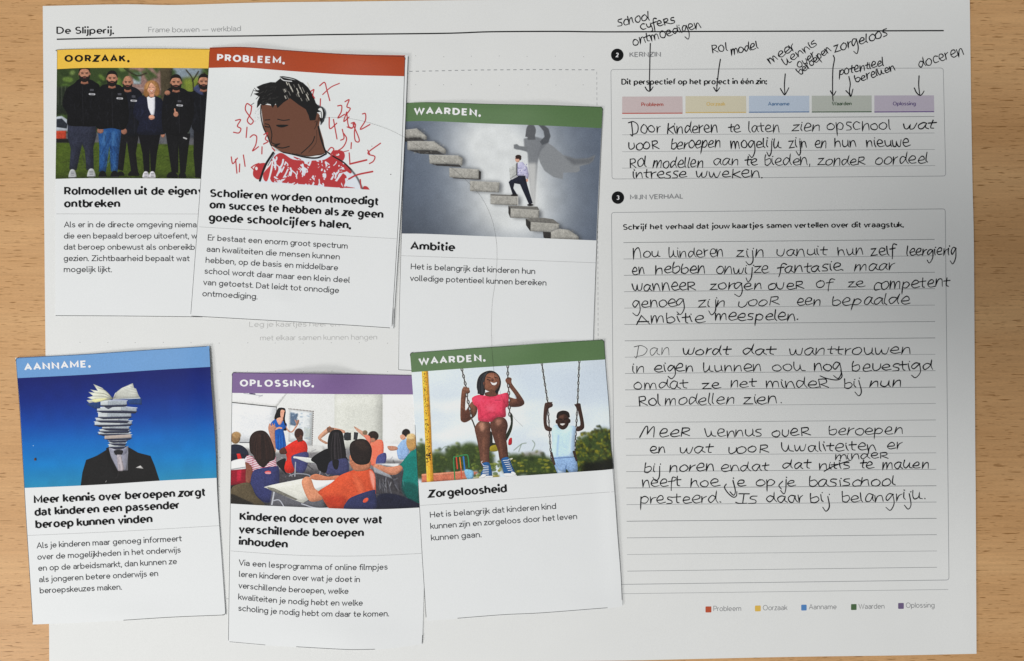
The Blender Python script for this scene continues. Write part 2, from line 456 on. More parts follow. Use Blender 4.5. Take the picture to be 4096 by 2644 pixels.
class Pic:
    def __init__(s, quad, w=800, h=456, bg=(255, 255, 255), form=.6):
        s.w, s.h = w, h
        s.px = np.zeros((h, w, 3)) + np.array(bg, float)
        src = np.array(quad, float); dst = np.array([(0, 0), (w, 0), (w, h), (0, h)], float)
        M, y = [], []
        for (X, Y), (u, v) in zip(src, dst):
            M.append([X, Y, 1, 0, 0, 0, -u * X, -u * Y]); y.append(u)
            M.append([0, 0, 0, X, Y, 1, -v * X, -v * Y]); y.append(v)
        s.H = np.append(np.linalg.solve(np.array(M), np.array(y)), 1).reshape(3, 3)
        s.sc = w / np.hypot(*(src[1] - src[0]))
        s.rng = np.random.default_rng(5)
        s.tex = None; s.form = form
    def tr(s, pts):
        p = np.c_[np.array(pts, float), np.ones(len(pts))] @ s.H.T
        return p[:, :2] / p[:, 2:]
    def comp(s, m, x0, y0, col, op):
        h, w = m.shape
        a = (m * op)[..., None]
        reg = s.px[y0:y0 + h, x0:x0 + w]
        reg[:] = reg * (1 - a) + np.array(col, float) * a
    def _mask(s, q, b):
        pad = 2 + 3 * int(b)
        x0 = max(0, int(q[:, 0].min()) - pad); x1 = min(s.w, int(q[:, 0].max()) + pad + 1)
        y0 = max(0, int(q[:, 1].min()) - pad); y1 = min(s.h, int(q[:, 1].max()) + pad + 1)
        if x1 <= x0 or y1 <= y0: return None
        xs = (np.arange((x1 - x0) * 2) + .5) / 2 + x0
        ys = (np.arange((y1 - y0) * 2) + .5) / 2 + y0
        ins = np.zeros((len(ys), len(xs)), bool)
        for (xa, ya), (xb, yb) in zip(q, np.roll(q, -1, 0)):
            if ya == yb: continue
            rows = (ys >= min(ya, yb)) & (ys < max(ya, yb))
            if not rows.any(): continue
            xi = xa + (ys[rows] - ya) * (xb - xa) / (yb - ya)
            ins[rows] ^= xs[None, :] < xi[:, None]
        m = ins.reshape(y1 - y0, 2, x1 - x0, 2).mean((1, 3))
        return blur(m, b), x0, y0
    def poly(s, pts, col, sm=False, b=0, op=1.0):
        if sm: pts = crom(pts, 5, True)
        q = s.tr(pts); r = s._mask(q, b)
        if not r: return
        m, x0, y0 = r
        size = min(q[:, 0].max() - q[:, 0].min(), q[:, 1].max() - q[:, 1].min())
        if s.form and size > 9:
            if s.tex is None: s.tex = .5 * s.noise(3.2) + .3 * s.noise(7) + .2 * s.noise(16) - .5
            k = max(2, int(size / 9)); h, w = m.shape
            mp = np.pad(m, 3 * k); e = blur(mp, k)
            gx = (e[3 * k:-3 * k, 4 * k:-2 * k] - e[3 * k:-3 * k, 2 * k:-4 * k]); gy = (e[4 * k:-2 * k, 3 * k:-3 * k] - e[2 * k:-4 * k, 3 * k:-3 * k])
            e = e[3 * k:-3 * k, 3 * k:-3 * k]
            sh = 1 + s.form * (.55 * (e - .88) + .30 * gx + .34 * gy) + s.form * (.16 if sum(col) > 520 else .5) * s.tex[y0:y0 + h, x0:x0 + w]
            c3 = np.array(col, float)[None, None] * sh[..., None] + s.form * 12 * s.tex[y0:y0 + h, x0:x0 + w, None]
            s.comp(m, x0, y0, c3, op)
        else: s.comp(m, x0, y0, col, op)
    def ell(s, cx, cy, rx, ry, col, rot=0, b=0, op=1.0):
        t = np.linspace(0, 2 * pi, 22, endpoint=False); c, sn = cos(radians(rot)), sin(radians(rot))
        s.poly([(cx + rx * cos(a) * c - ry * sin(a) * sn, cy + rx * cos(a) * sn + ry * sin(a) * c) for a in t], col, b=b, op=op)
    def line(s, pts, w, col, sm=True, b=0, op=1.0, taper=0):
        p = crom(pts, 4) if sm and len(pts) > 2 else np.array(pts, float)
        q = s.tr(p); hw = w * s.sc / 2
        pad = 2 + int(hw) + 3 * int(b)
        x0 = max(0, int(q[:, 0].min()) - pad); x1 = min(s.w, int(q[:, 0].max()) + pad + 1)
        y0 = max(0, int(q[:, 1].min()) - pad); y1 = min(s.h, int(q[:, 1].max()) + pad + 1)
        if x1 <= x0 or y1 <= y0: return
        X, Y = np.meshgrid(np.arange(x0, x1) + .5, np.arange(y0, y1) + .5)
        D = np.full(X.shape, 1e9)
        for (xa, ya), (xb, yb) in zip(q[:-1], q[1:]):
            dx, dy = xb - xa, yb - ya
            t = np.clip(((X - xa) * dx + (Y - ya) * dy) / (dx * dx + dy * dy + 1e-9), 0, 1)
            D = np.minimum(D, np.hypot(X - xa - t * dx, Y - ya - t * dy))
        s.comp(blur(np.clip(hw - D + .5, 0, 1) if hw > .5 else np.clip(1 - D, 0, 1) * hw * 2, b), x0, y0, col, op)
    def noise(s, cell, n=1):
        h, w = int(s.h / cell) + 3, int(s.w / cell) + 3
        g = s.rng.random((h, w))
        yy, xx = np.arange(s.h) / cell, np.arange(s.w) / cell
        yi, xi = yy.astype(int), xx.astype(int); fy, fx = (yy - yi)[:, None], (xx - xi)[None]
        fy, fx = fy * fy * (3 - 2 * fy), fx * fx * (3 - 2 * fx)
        return (g[yi][:, xi] * (1 - fy) * (1 - fx) + g[yi][:, xi + 1] * (1 - fy) * fx + g[yi + 1][:, xi] * fy * (1 - fx) + g[yi + 1][:, xi + 1] * fy * fx)
    def vgrad(s, stops):
        t = np.linspace(0, 1, s.h)
        for k in range(3): s.px[..., k] = np.interp(t, [a for a, _ in stops], [c[k] for _, c in stops])[:, None]
    def image(s, name, gain, grain=5, con=1.0):
        s.px += (s.rng.random((s.h, s.w, 1)) - .5) * grain * 2
        s.px += (s.noise(2.2)[..., None] - .5) * grain * 1.6
        v = np.clip((s.px / 255 - .42) * con + .42, 0, 1)
        lin = np.where(v <= .04045, v / 12.92, ((v + .055) / 1.055) ** 2.4) * gain
        lin = .004 + lin * .94
        lin = np.clip(lin, 0, .86)
        out = np.where(lin <= .0031308, lin * 12.92, 1.055 * lin ** (1 / 2.4) - .055)
        im = bpy.data.images.new(name, s.w, s.h)
        a = np.ones((s.h, s.w, 4), np.float32); a[..., :3] = out[::-1]
        im.pixels.foreach_set(a.ravel()); im.update(); im.pack()
        m = bpy.data.materials.new(name); m.use_nodes = True
        nt = m.node_tree; t = nt.nodes.new("ShaderNodeTexImage"); t.image = im; t.extension = 'EXTEND'
        b = nt.nodes["Principled BSDF"]; b.inputs["Roughness"].default_value = .55; b.inputs["Specular IOR Level"].default_value = .14
        nt.links.new(t.outputs[0], b.inputs["Base Color"])
        return m

def pic_team():
    p = Pic([(462, 560), (2042, 552), (2030, 1453), (450, 1450)], bg=(58, 74, 40))
    r = random.Random(3)
    for _ in range(130):
        x, y = r.uniform(450, 2040), r.uniform(550, 1050)
        c = r.choice([(100, 132, 58), (45, 60, 32), (140, 160, 92), (38, 48, 30), (80, 108, 48), (118, 145, 66)])
        p.ell(x, y, r.uniform(20, 55), r.uniform(14, 36), c, r.uniform(0, 90), b=3, op=.6)
    p.poly([(1040, 555), (1330, 555), (1330, 780), (1040, 770)], (140, 112, 106), b=4)
    p.poly([(1070, 590), (1140, 590), (1135, 690), (1075, 690)], (160, 172, 178), b=2)
    p.line([(1040, 720), (1330, 730)], 10, (170, 150, 145), b=2)
    p.poly([(1385, 555), (1640, 555), (1620, 640), (1400, 650)], (128, 140, 150), b=6)
    p.poly([(1470, 640), (1700, 600), (1700, 780), (1480, 790)], (128, 140, 55), b=8, op=.8)
    for k in range(16):
        p.ell(r.uniform(1040, 1400), r.uniform(555, 640), r.uniform(20, 50), 16, (60, 85, 40), r.uniform(0, 60), b=4, op=.8)
    for pts in ([(1560, 760), (1550, 640), (1500, 570)], [(1550, 660), (1600, 580)], [(1580, 700), (1650, 590)], [(1000, 560), (1100, 620), (1180, 600)]):
        p.line(pts, 9, (48, 44, 30), b=1)
    p.poly([(1290, 555), (1388, 555), (1372, 800), (1370, 1180), (1268, 1190), (1300, 900)], (74, 66, 50), b=2)
    p.poly([(455, 700), (560, 700), (560, 930), (455, 930)], (38, 46, 34), b=5)
    for x in (470, 500, 530): p.line([(x, 700), (x, 850)], 6, (110, 112, 100), b=1, op=.5)
    p.poly([(440, 1080), (2050, 1080), (2050, 1210), (440, 1200)], (92, 92, 96), b=3)
    p.poly([(440, 1155), (2050, 1190), (2050, 1470), (440, 1470)], (70, 86, 28), b=2)
    for _ in range(300):
        x, y = r.uniform(450, 2040), r.uniform(1180, 1450)
        p.ell(x, y, r.uniform(4, 26), r.uniform(2, 6), r.choice([(98, 112, 46), (48, 60, 20), (84, 100, 36), (55, 62, 24)]), b=1, op=.55)
    p.poly([(455, 945), (500, 940), (560, 985), (560, 1070), (455, 1065)], (176, 182, 190), b=1)
    p.poly([(458, 965), (500, 962), (545, 1010), (540, 1045), (458, 1030)], (44, 48, 56), b=1)
    p.poly([(455, 1062), (535, 1062), (535, 1130), (455, 1130)], (176, 66, 44), b=1)
    p.poly([(455, 1125), (560, 1130), (560, 1160), (455, 1155)], (28, 28, 28), b=1)
    p.poly([(1520, 960), (1600, 960), (1600, 1120), (1520, 1120)], (70, 74, 82), b=3)
    skin = (178, 128, 104)
    def head(x, y, hx, hy, hair=(26, 22, 20), beard=True, top=True):
        p.poly([(x - 20, y + hy * .6), (x + 20, y + hy * .6), (x + 32, y + hy * 1.35), (x, y + hy * 1.5), (x - 32, y + hy * 1.35)], (150, 102, 82))
        p.ell(x, y, hx, hy, skin, b=1)
        p.ell(x - hx, y + 2, 6, 13, (160, 110, 90)); p.ell(x + hx, y + 2, 6, 13, (160, 110, 90))
        if beard:
            p.poly([(x - hx, y + 8), (x - hx * .9, y + hy * .75), (x - hx * .35, y + hy * 1.12), (x + hx * .35, y + hy * 1.12), (x + hx * .9, y + hy * .75), (x + hx, y + 8), (x + hx * .62, y + hy * .42), (x, y + hy * .34), (x - hx * .62, y + hy * .42)], (34, 27, 25), True)
            p.line([(x - 11, y + hy * .55), (x + 11, y + hy * .55)], 5, (150, 86, 78))
        if top: p.poly([(x - hx - 3, y - hy * .1), (x - hx * .95, y - hy * .75), (x - hx * .4, y - hy * 1.15), (x + hx * .4, y - hy * 1.15), (x + hx * .95, y - hy * .75), (x + hx + 3, y - hy * .1), (x + hx * .75, y - hy * .55), (x, y - hy * .68), (x - hx * .75, y - hy * .55)], hair, True)
        for k in (-1, 1):
            p.line([(x + k * hx * .22, y - hy * .12), (x + k * hx * .62, y - hy * .14)], 6, (50, 34, 28))
            p.line([(x + k * hx * .25, y + 1), (x + k * hx * .58, y)], 5, (60, 42, 36), op=.8)
        p.line([(x, y - 4), (x + 3, y + hy * .22)], 7, (196, 148, 122), op=.7, b=1)
    def folds(x0, x1, y0, y1, n, c, op=.35, w=5):
        for _ in range(n):
            x, y = r.uniform(x0, x1), r.uniform(y0, y1)
            p.line([(x, y), (x + r.uniform(-25, 25), y + r.uniform(15, 60))], w, c, b=1, op=op)
    def shoe(x, y, w, h, c, d):
        p.poly([(x - w * .5, y - h), (x + w * .5, y - h), (x + w, y + h * .7), (x, y + h), (x - w, y + h * .7)], c, True)
        p.line([(x - w * .8, y + h * .8), (x + w * .8, y + h * .8)], 7, d)
        if c[0] > 100:
            for k in range(3): p.line([(x - w * .4, y - h * .5 + k * 12), (x + w * .4, y - h * .5 + k * 12)], 4, (90, 90, 95))
    def jacket(pts, c=(17, 17, 21)):
        p.poly(pts, c, True)
        xs = [a for a, _ in pts]; ys = [b for _, b in pts]
        folds(min(xs) + 25, max(xs) - 30, min(ys) + 70, max(ys) - 60, 16, (46, 47, 55), .5)
        folds(min(xs) + 25, max(xs) - 30, min(ys) + 70, max(ys) - 60, 8, (4, 4, 6), .7)
        m = (min(xs) + max(xs)) / 2
        p.line([(m + 8, min(ys) + 60), (m + 14, max(ys) - 10)], 3, (52, 52, 58), op=.8)
    # background pair first
    p.poly([(975, 1080), (945, 1380), (990, 1392), (1020, 1150), (1055, 1400), (1110, 1400), (1092, 1250), (1118, 1085)], (22, 21, 25))
    shoe(970, 1415, 30, 16, (20, 18, 18), (8, 8, 8)); shoe(1075, 1412, 46, 20, (20, 18, 18), (8, 8, 8))
    jacket([(985, 712), (990, 800), (1000, 950), (1000, 1085), (1110, 1098), (1128, 900), (1148, 780), (1085, 715)], (20, 22, 32))
    head(1028, 676, 36, 54, top=False)
    p.poly([(1560, 1050), (1556, 1250), (1570, 1420), (1640, 1422), (1665, 1050)], (17, 17, 20))
    shoe(1610, 1425, 42, 18, (14, 14, 15), (6, 6, 6))
    jacket([(1605, 722), (1545, 745), (1495, 760), (1535, 950), (1560, 1060), (1700, 1065), (1720, 720)], (15, 17, 24))
    p.poly([(1558, 722), (1602, 690), (1640, 770), (1600, 760)], (66, 72, 104), True)
    head(1642, 664, 42, 56)
    # first man
    p.poly([(548, 1010), (545, 1110), (572, 1210), (560, 1375), (618, 1385), (662, 1175), (684, 1230), (696, 1385), (755, 1375), (752, 1200), (778, 1100), (772, 1015)], (46, 49, 64))
    folds(560, 750, 1050, 1330, 18, (74, 78, 96)); folds(560, 750, 1050, 1330, 12, (24, 26, 38))
    shoe(585, 1416, 32, 34, (176, 178, 180), (60, 60, 60)); shoe(735, 1412, 34, 34, (176, 178, 180), (60, 60, 60))
    jacket([(640, 648), (598, 685), (540, 722), (512, 800), (508, 860), (545, 930), (548, 1015), (660, 1030), (780, 1020), (778, 900), (806, 720), (765, 672), (718, 650)])
    head(683, 606, 42, 58, beard=True)
    # second man
    p.poly([(786, 1040), (800, 1200), (798, 1398), (852, 1402), (880, 1190), (892, 1395), (945, 1402), (962, 1200), (978, 1045)], (38, 78, 128))
    folds(800, 950, 1060, 1350, 30, (86, 130, 178), .5); folds(800, 950, 1060, 1350, 22, (16, 36, 70), .6)
    for q in (840, 915):
        p.line([(q, 1080), (q - 5, 1180)], 22, (84, 128, 172), b=3, op=.5)
    shoe(825, 1420, 32, 24, (18, 18, 20), (60, 60, 60)); shoe(922, 1420, 34, 24, (18, 18, 20), (60, 60, 60))
    p.ell(808, 1065, 26, 25, (150, 104, 86)); p.ell(998, 1072, 24, 25, (150, 104, 86))
    jacket([(860, 690), (805, 715), (762, 800), (748, 900), (780, 1045), (900, 1045), (1000, 1055), (1038, 950), (1022, 800), (985, 715), (945, 692)])
    head(903, 645, 41, 55)
    # woman
    p.poly([(1110, 1085), (1145, 1250), (1158, 1402), (1202, 1402), (1204, 1210), (1212, 1402), (1246, 1402), (1262, 1250), (1292, 1085)], (16, 15, 20))
    shoe(1172, 1425, 28, 26, (206, 204, 210), (150, 150, 150)); shoe(1224, 1425, 28, 26, (206, 204, 210), (150, 150, 150))
    p.ell(1310, 1098, 17, 22, (170, 120, 98))
    p.poly([(1160, 778), (1108, 802), (1072, 900), (1078, 955), (1118, 1000), (1108, 1092), (1292, 1097), (1330, 1070), (1322, 930), (1312, 830), (1268, 790)], (25, 28, 46), True)
    folds(1090, 1300, 850, 1060, 14, (48, 52, 78), .6)
    p.poly([(1180, 775), (1192, 880), (1216, 940), (1240, 940), (1248, 880), (1248, 790), (1215, 800)], (222, 222, 230))
    p.ell(1222, 722, 62, 66, (156, 114, 72), b=1); p.ell(1180, 760, 26, 34, (138, 98, 60), b=1); p.ell(1262, 745, 26, 42, (146, 104, 64), b=1)
    p.poly([(1200, 760), (1245, 760), (1240, 795), (1205, 795)], (206, 150, 124))
    p.ell(1219, 722, 36, 47, (216, 162, 134), b=1)
    p.poly([(1178, 715), (1190, 680), (1215, 672), (1205, 690), (1188, 730)], (176, 132, 86), True); p.poly([(1215, 670), (1255, 690), (1262, 730), (1245, 700)], (170, 126, 80), True)
    for k in (-1, 1): p.line([(1219 + k * 9, 713), (1219 + k * 22, 712)], 5, (88, 60, 52))
    p.poly([(1208, 740), (1232, 739), (1221, 748)], (222, 206, 198), True)
    p.line([(1201, 738), (1220, 754), (1238, 736)], 3, (160, 80, 76))
    p.ell(1220, 957, 25, 20, (206, 152, 128)); p.line([(1200, 965), (1240, 970)], 3, (120, 80, 66))
    # man with thumb up
    p.poly([(1332, 1080), (1358, 1250), (1380, 1402), (1432, 1405), (1436, 1180), (1448, 1402), (1492, 1402), (1516, 1200), (1532, 1085)], (17, 17, 20))
    folds(1350, 1510, 1120, 1350, 12, (44, 44, 50))
    p.line([(1478, 1120), (1500, 1128)], 12, (190, 190, 190)); shoe(1385, 1424, 46, 22, (16, 16, 17), (6, 6, 6)); shoe(1466, 1424, 32, 22, (16, 16, 17), (6, 6, 6))
    jacket([(1378, 712), (1330, 760), (1308, 850), (1302, 1000), (1335, 1088), (1500, 1092), (1560, 920), (1545, 790), (1480, 722)])
    head(1418, 672, 43, 56)
    p.ell(1348, 757, 23, 20, (168, 118, 96)); p.line([(1335, 765), (1355, 772)], 4, (100, 66, 54))
    p.ell(1416, 930, 20, 22, (196, 142, 118)); p.line([(1412, 920), (1406, 888)], 12, (196, 142, 118))
    for y in (922, 932, 942): p.line([(1404, y), (1430, y + 2)], 2.5, (120, 80, 66))
    for x, y in ((742, 770), (964, 804), (1076, 822), (1446, 857)):
        p.line([(x - 19, y), (x + 19, y + 2)], 15, (196, 196, 200)); p.line([(x - 13, y), (x + 13, y + 2)], 4, (50, 50, 55))
        for k in (0, 9): p.line([(x - 14, y - 38 + k), (x + 12, y - 37 + k)], 5, (108, 108, 116))
    p.px[:] = p.px * .93 + .07 * blur(p.px, 4)
    return p.image("team_photo_print", .98, 7, 1.10)

def pic_sketch():
    p = Pic([(272, 550), (1852, 618), (1808, 1549), (212, 1455)], bg=(222, 225, 225), form=0)
    r = random.Random(12)
    red, dk = (178, 52, 56), (18, 17, 18)
    body = [(782, 1245), (850, 1238), (960, 1270), (1080, 1285), (1180, 1240), (1260, 1262), (1340, 1310), (1420, 1400), (1495, 1545), (660, 1490), (720, 1340)]
    p.poly(body, (214, 222, 230))
    keep = p.px.copy()
    blob = [(775, 1285), (840, 1240), (930, 1290), (1015, 1300), (1032, 1335), (1075, 1300), (1180, 1290), (1250, 1250), (1330, 1240), (1345, 1310), (1400, 1360), (1390, 1400), (1300, 1330), (1370, 1440), (1350, 1500), (1440, 1520), (1200, 1510), (1120, 1500), (950, 1490), (820, 1480), (760, 1470), (740, 1350)]
    p.poly(blob, red, True)
    for _ in range(64):
        x, y = r.uniform(770, 1380), r.uniform(1275, 1500)
        a = r.uniform(-.6, .6)
        L = r.uniform(25, 75)
        p.line([(x, y), (x + L * sin(a) + 8, y + L * .5), (x + L * sin(a) * 1.5, y + L)], r.uniform(6, 17), (216, 222, 230))
    for _ in range(30):
        x, y = r.uniform(760, 1330), r.uniform(1280, 1480)
        p.line([(x, y), (x + r.uniform(-60, 60), y + r.uniform(-30, 60)), (x + r.uniform(-80, 100), y + r.uniform(-20, 90))], r.uniform(6, 13), red)
    p.poly([(618, 1400), (640, 1345), (700, 1325), (735, 1340), (700, 1400), (665, 1460), (625, 1440)], red, True)
    p.line([(605, 1365), (630, 1345), (665, 1330)], 9, red); p.line([(605, 1362), (640, 1400)], 8, red); p.ell(645, 1372, 10, 14, (226, 228, 228))
    p.poly([(735, 1320), (680, 1465), (745, 1475), (770, 1380), (780, 1300)], (224, 228, 230))
    p.poly([(700, 1410), (755, 1340), (770, 1300), (735, 1460), (705, 1465)], (190, 60, 62), True)
    p.poly([(1250, 1215), (1330, 1215), (1350, 1260), (1320, 1300), (1260, 1260)], red, True); p.ell(1290, 1245, 16, 10, (228, 228, 228))
    p.poly([(1400, 1400), (1470, 1480), (1490, 1560), (1430, 1520), (1380, 1490)], (216, 222, 230), True)
    p.poly([(1500, 1505), (1530, 1510), (1545, 1540), (1490, 1540)], red, True)
    # head
    sk = (104, 66, 50)
    p.poly([(684, 850), (692, 950), (704, 1040), (738, 1115), (768, 1185), (800, 1205), (838, 1226), (900, 1243), (980, 1252), (1060, 1262), (1160, 1252), (1196, 1232), (1178, 1130), (1150, 1030), (1140, 960), (1090, 960), (1040, 880), (1000, 845), (915, 790), (860, 825), (780, 860)], sk)
    p.ell(1126, 975, 26, 66, sk, 8)
    p.line([(1150, 930), (1128, 1000), (1108, 1040)], 5, (45, 28, 22)); p.line([(1110, 985), (1126, 975), (1120, 1020)], 4, (45, 28, 22))
    hair = [(650, 885), (655, 830), (672, 792), (625, 770), (668, 758), (623, 745), (672, 738), (648, 715), (700, 690), (760, 672), (800, 672), (850, 630), (905, 640), (965, 650), (1020, 668), (1062, 706), (1090, 750), (1112, 800), (1122, 830), (1140, 850), (1178, 862), (1198, 912), (1186, 975), (1162, 1002), (1150, 960), (1158, 900), (1132, 905), (1116, 968), (1072, 972), (1062, 930), (1040, 882), (985, 848), (915, 796), (862, 832), (815, 878), (800, 842), (776, 878), (760, 850), (735, 845), (700, 862), (680, 850)]
    p.poly(hair, dk)
    p.poly([(1140, 880), (1165, 868), (1178, 905), (1172, 950), (1152, 940), (1158, 905)], (225, 227, 226), True)
    p.line([(1145, 890), (1165, 905), (1165, 960)], 5, dk); p.line([(1140, 850), (1190, 880), (1196, 930), (1160, 1000)], 12, (60, 64, 70), op=.8, b=1)
    for _ in range(34):
        x, y = r.uniform(650, 800), r.uniform(690, 860)
        p.line([(x, y), (x + r.uniform(10, 40), y - r.uniform(4, 22))], r.uniform(3, 5), (70, 68, 66), op=.55)
    for _ in range(24):
        x, y = r.uniform(860, 1060), r.uniform(660, 800); L = r.uniform(16, 46)
        p.line([(x, y), (x + L * .45, y + L)], r.uniform(4, 10), (206, 202, 190), op=r.uniform(.4, .95))
    p.line([(838, 628), (870, 626), (950, 640), (1000, 665)], 8, dk); p.line([(845, 640), (870, 655), (930, 660)], 7, (226, 226, 226))
    for _ in range(30):
        x, y = r.uniform(640, 700), r.uniform(880, 1000); p.ell(x - 10, y, 3, 5, (120, 122, 124), op=.25)
    for _ in range(18):
        x = r.uniform(625, 860); p.line([(x, r.uniform(700, 850)), (x - 22, r.uniform(700, 880))], 4, dk)
    L = p.line
    L([(683, 862), (682, 940), (700, 1035), (735, 1110), (768, 1190), (830, 1228), (930, 1250)], 9, dk)
    L([(930, 1248), (1040, 1272), (1130, 1274), (1200, 1240)], 13, dk); L([(960, 1245), (1060, 1262), (1180, 1238)], 6, (60, 38, 30))
    L([(716, 1008), (748, 1020), (768, 1090), (762, 1150), (790, 1170), (830, 1166)], 7, dk)
    L([(713, 978), (752, 974)], 7, dk); L([(815, 968), (860, 976), (908, 969)], 7, dk)
    p.poly([(806, 1014), (900, 1012), (860, 1032), (820, 1030)], dk, True); L([(715, 1030), (745, 1034)], 9, dk)
    L([(795, 1190), (850, 1200), (905, 1186)], 8, dk)
    p.poly([(775, 1180), (835, 1168), (800, 1190)], dk); L([(768, 1190), (800, 1215), (850, 1240)], 6, (230, 228, 226))
    L([(1140, 1020), (1160, 1120), (1200, 1238)], 13, dk); L([(1110, 1100), (1090, 1150), (1050, 1195), (1000, 1240)], 7, dk); L([(1125, 1050), (1120, 1150), (1060, 1230)], 4, (60, 38, 30))
    L([(1195, 1215), (1260, 1262), (1340, 1310), (1400, 1370)], 11, dk); L([(1400, 1370), (1450, 1440), (1495, 1540)], 14, (74, 76, 80), b=1, op=.85)
    L([(778, 1240), (715, 1345), (672, 1470)], 17, dk); L([(790, 1245), (735, 1345)], 7, (60, 60, 62), op=.7)
    # numbers
    n = lambda *q, w=9: L(list(q), w, red)
    n((1155, 690), (1195, 662), (1212, 720), (1235, 808)); n((1178, 760), (1245, 700), (1315, 668), w=8); n((1160, 795), (1157, 850))
    n((1085, 735), (1108, 722), (1098, 765), (1112, 790))
    n((608, 870), (572, 850), (560, 900), (600, 960), (622, 990), (600, 1016), (574, 985), (600, 930), (610, 870))
    n((482, 985), (522, 980), (496, 1030), (524, 1052), (508, 1086), (466, 1080)); n((572, 1040), (565, 1122))
    n((596, 1120), (622, 1100), (648, 1115), (640, 1180), (615, 1230), (662, 1195)); n((690, 1195), (688, 1252))
    n((705, 1095), (735, 1080), (716, 1130), (738, 1150), (702, 1172)); n((770, 1200), (790, 1225))
    n((448, 1280), (460, 1335), (496, 1290)); n((482, 1300), (492, 1412)); n((514, 1338), (511, 1402)); n((543, 1265), (556, 1356))
    n((1298, 850), (1330, 848), (1325, 900), (1298, 948), (1352, 918)); n((1358, 815), (1392, 800), (1372, 855), (1400, 872), (1362, 925))
    n((1228, 945), (1232, 1035), (1288, 990)); n((1262, 960), (1288, 1118)); n((1370, 900), (1345, 975), (1388, 940)); n((1370, 900), (1382, 1010), (1412, 1030))
    n((1405, 990), (1432, 985), (1412, 1030), (1372, 1020)); n((1420, 1000), (1465, 1110), (1462, 1142), (1435, 1130), (1430, 1060), (1440, 1000), (1418, 990))
    n((1498, 915), (1522, 914), (1520, 970), (1478, 1040), (1556, 1002)); n((1332, 1040), (1345, 1110), (1318, 1128)); n((1345, 1075), (1366, 1120), (1330, 1190), (1240, 1240))
    n((1640, 1155), (1545, 1222), (1545, 1245), (1592, 1262), (1580, 1300), (1548, 1320), w=9); n((1536, 1210), (1550, 1240), w=9)
    n((1404, 1148), (1400, 1196)); n((1385, 1232), (1390, 1320), w=9); n((1390, 1322), (1460, 1305), (1525, 1290), w=13); n((1380, 1445), (1450, 1410), (1572, 1385), w=13)
    n((1215, 1215), (1240, 1188), (1262, 1205), (1235, 1250), (1290, 1240)); n((1290, 1235), (1380, 1212), w=6); n((1472, 1450), (1478, 1520), w=10)
    p.ell(1720, 1410, 4, 4, (60, 50, 50)); p.ell(1570, 1178, 3, 3, (60, 50, 50))
    return p.image("sketch_print", 1.12, 3)

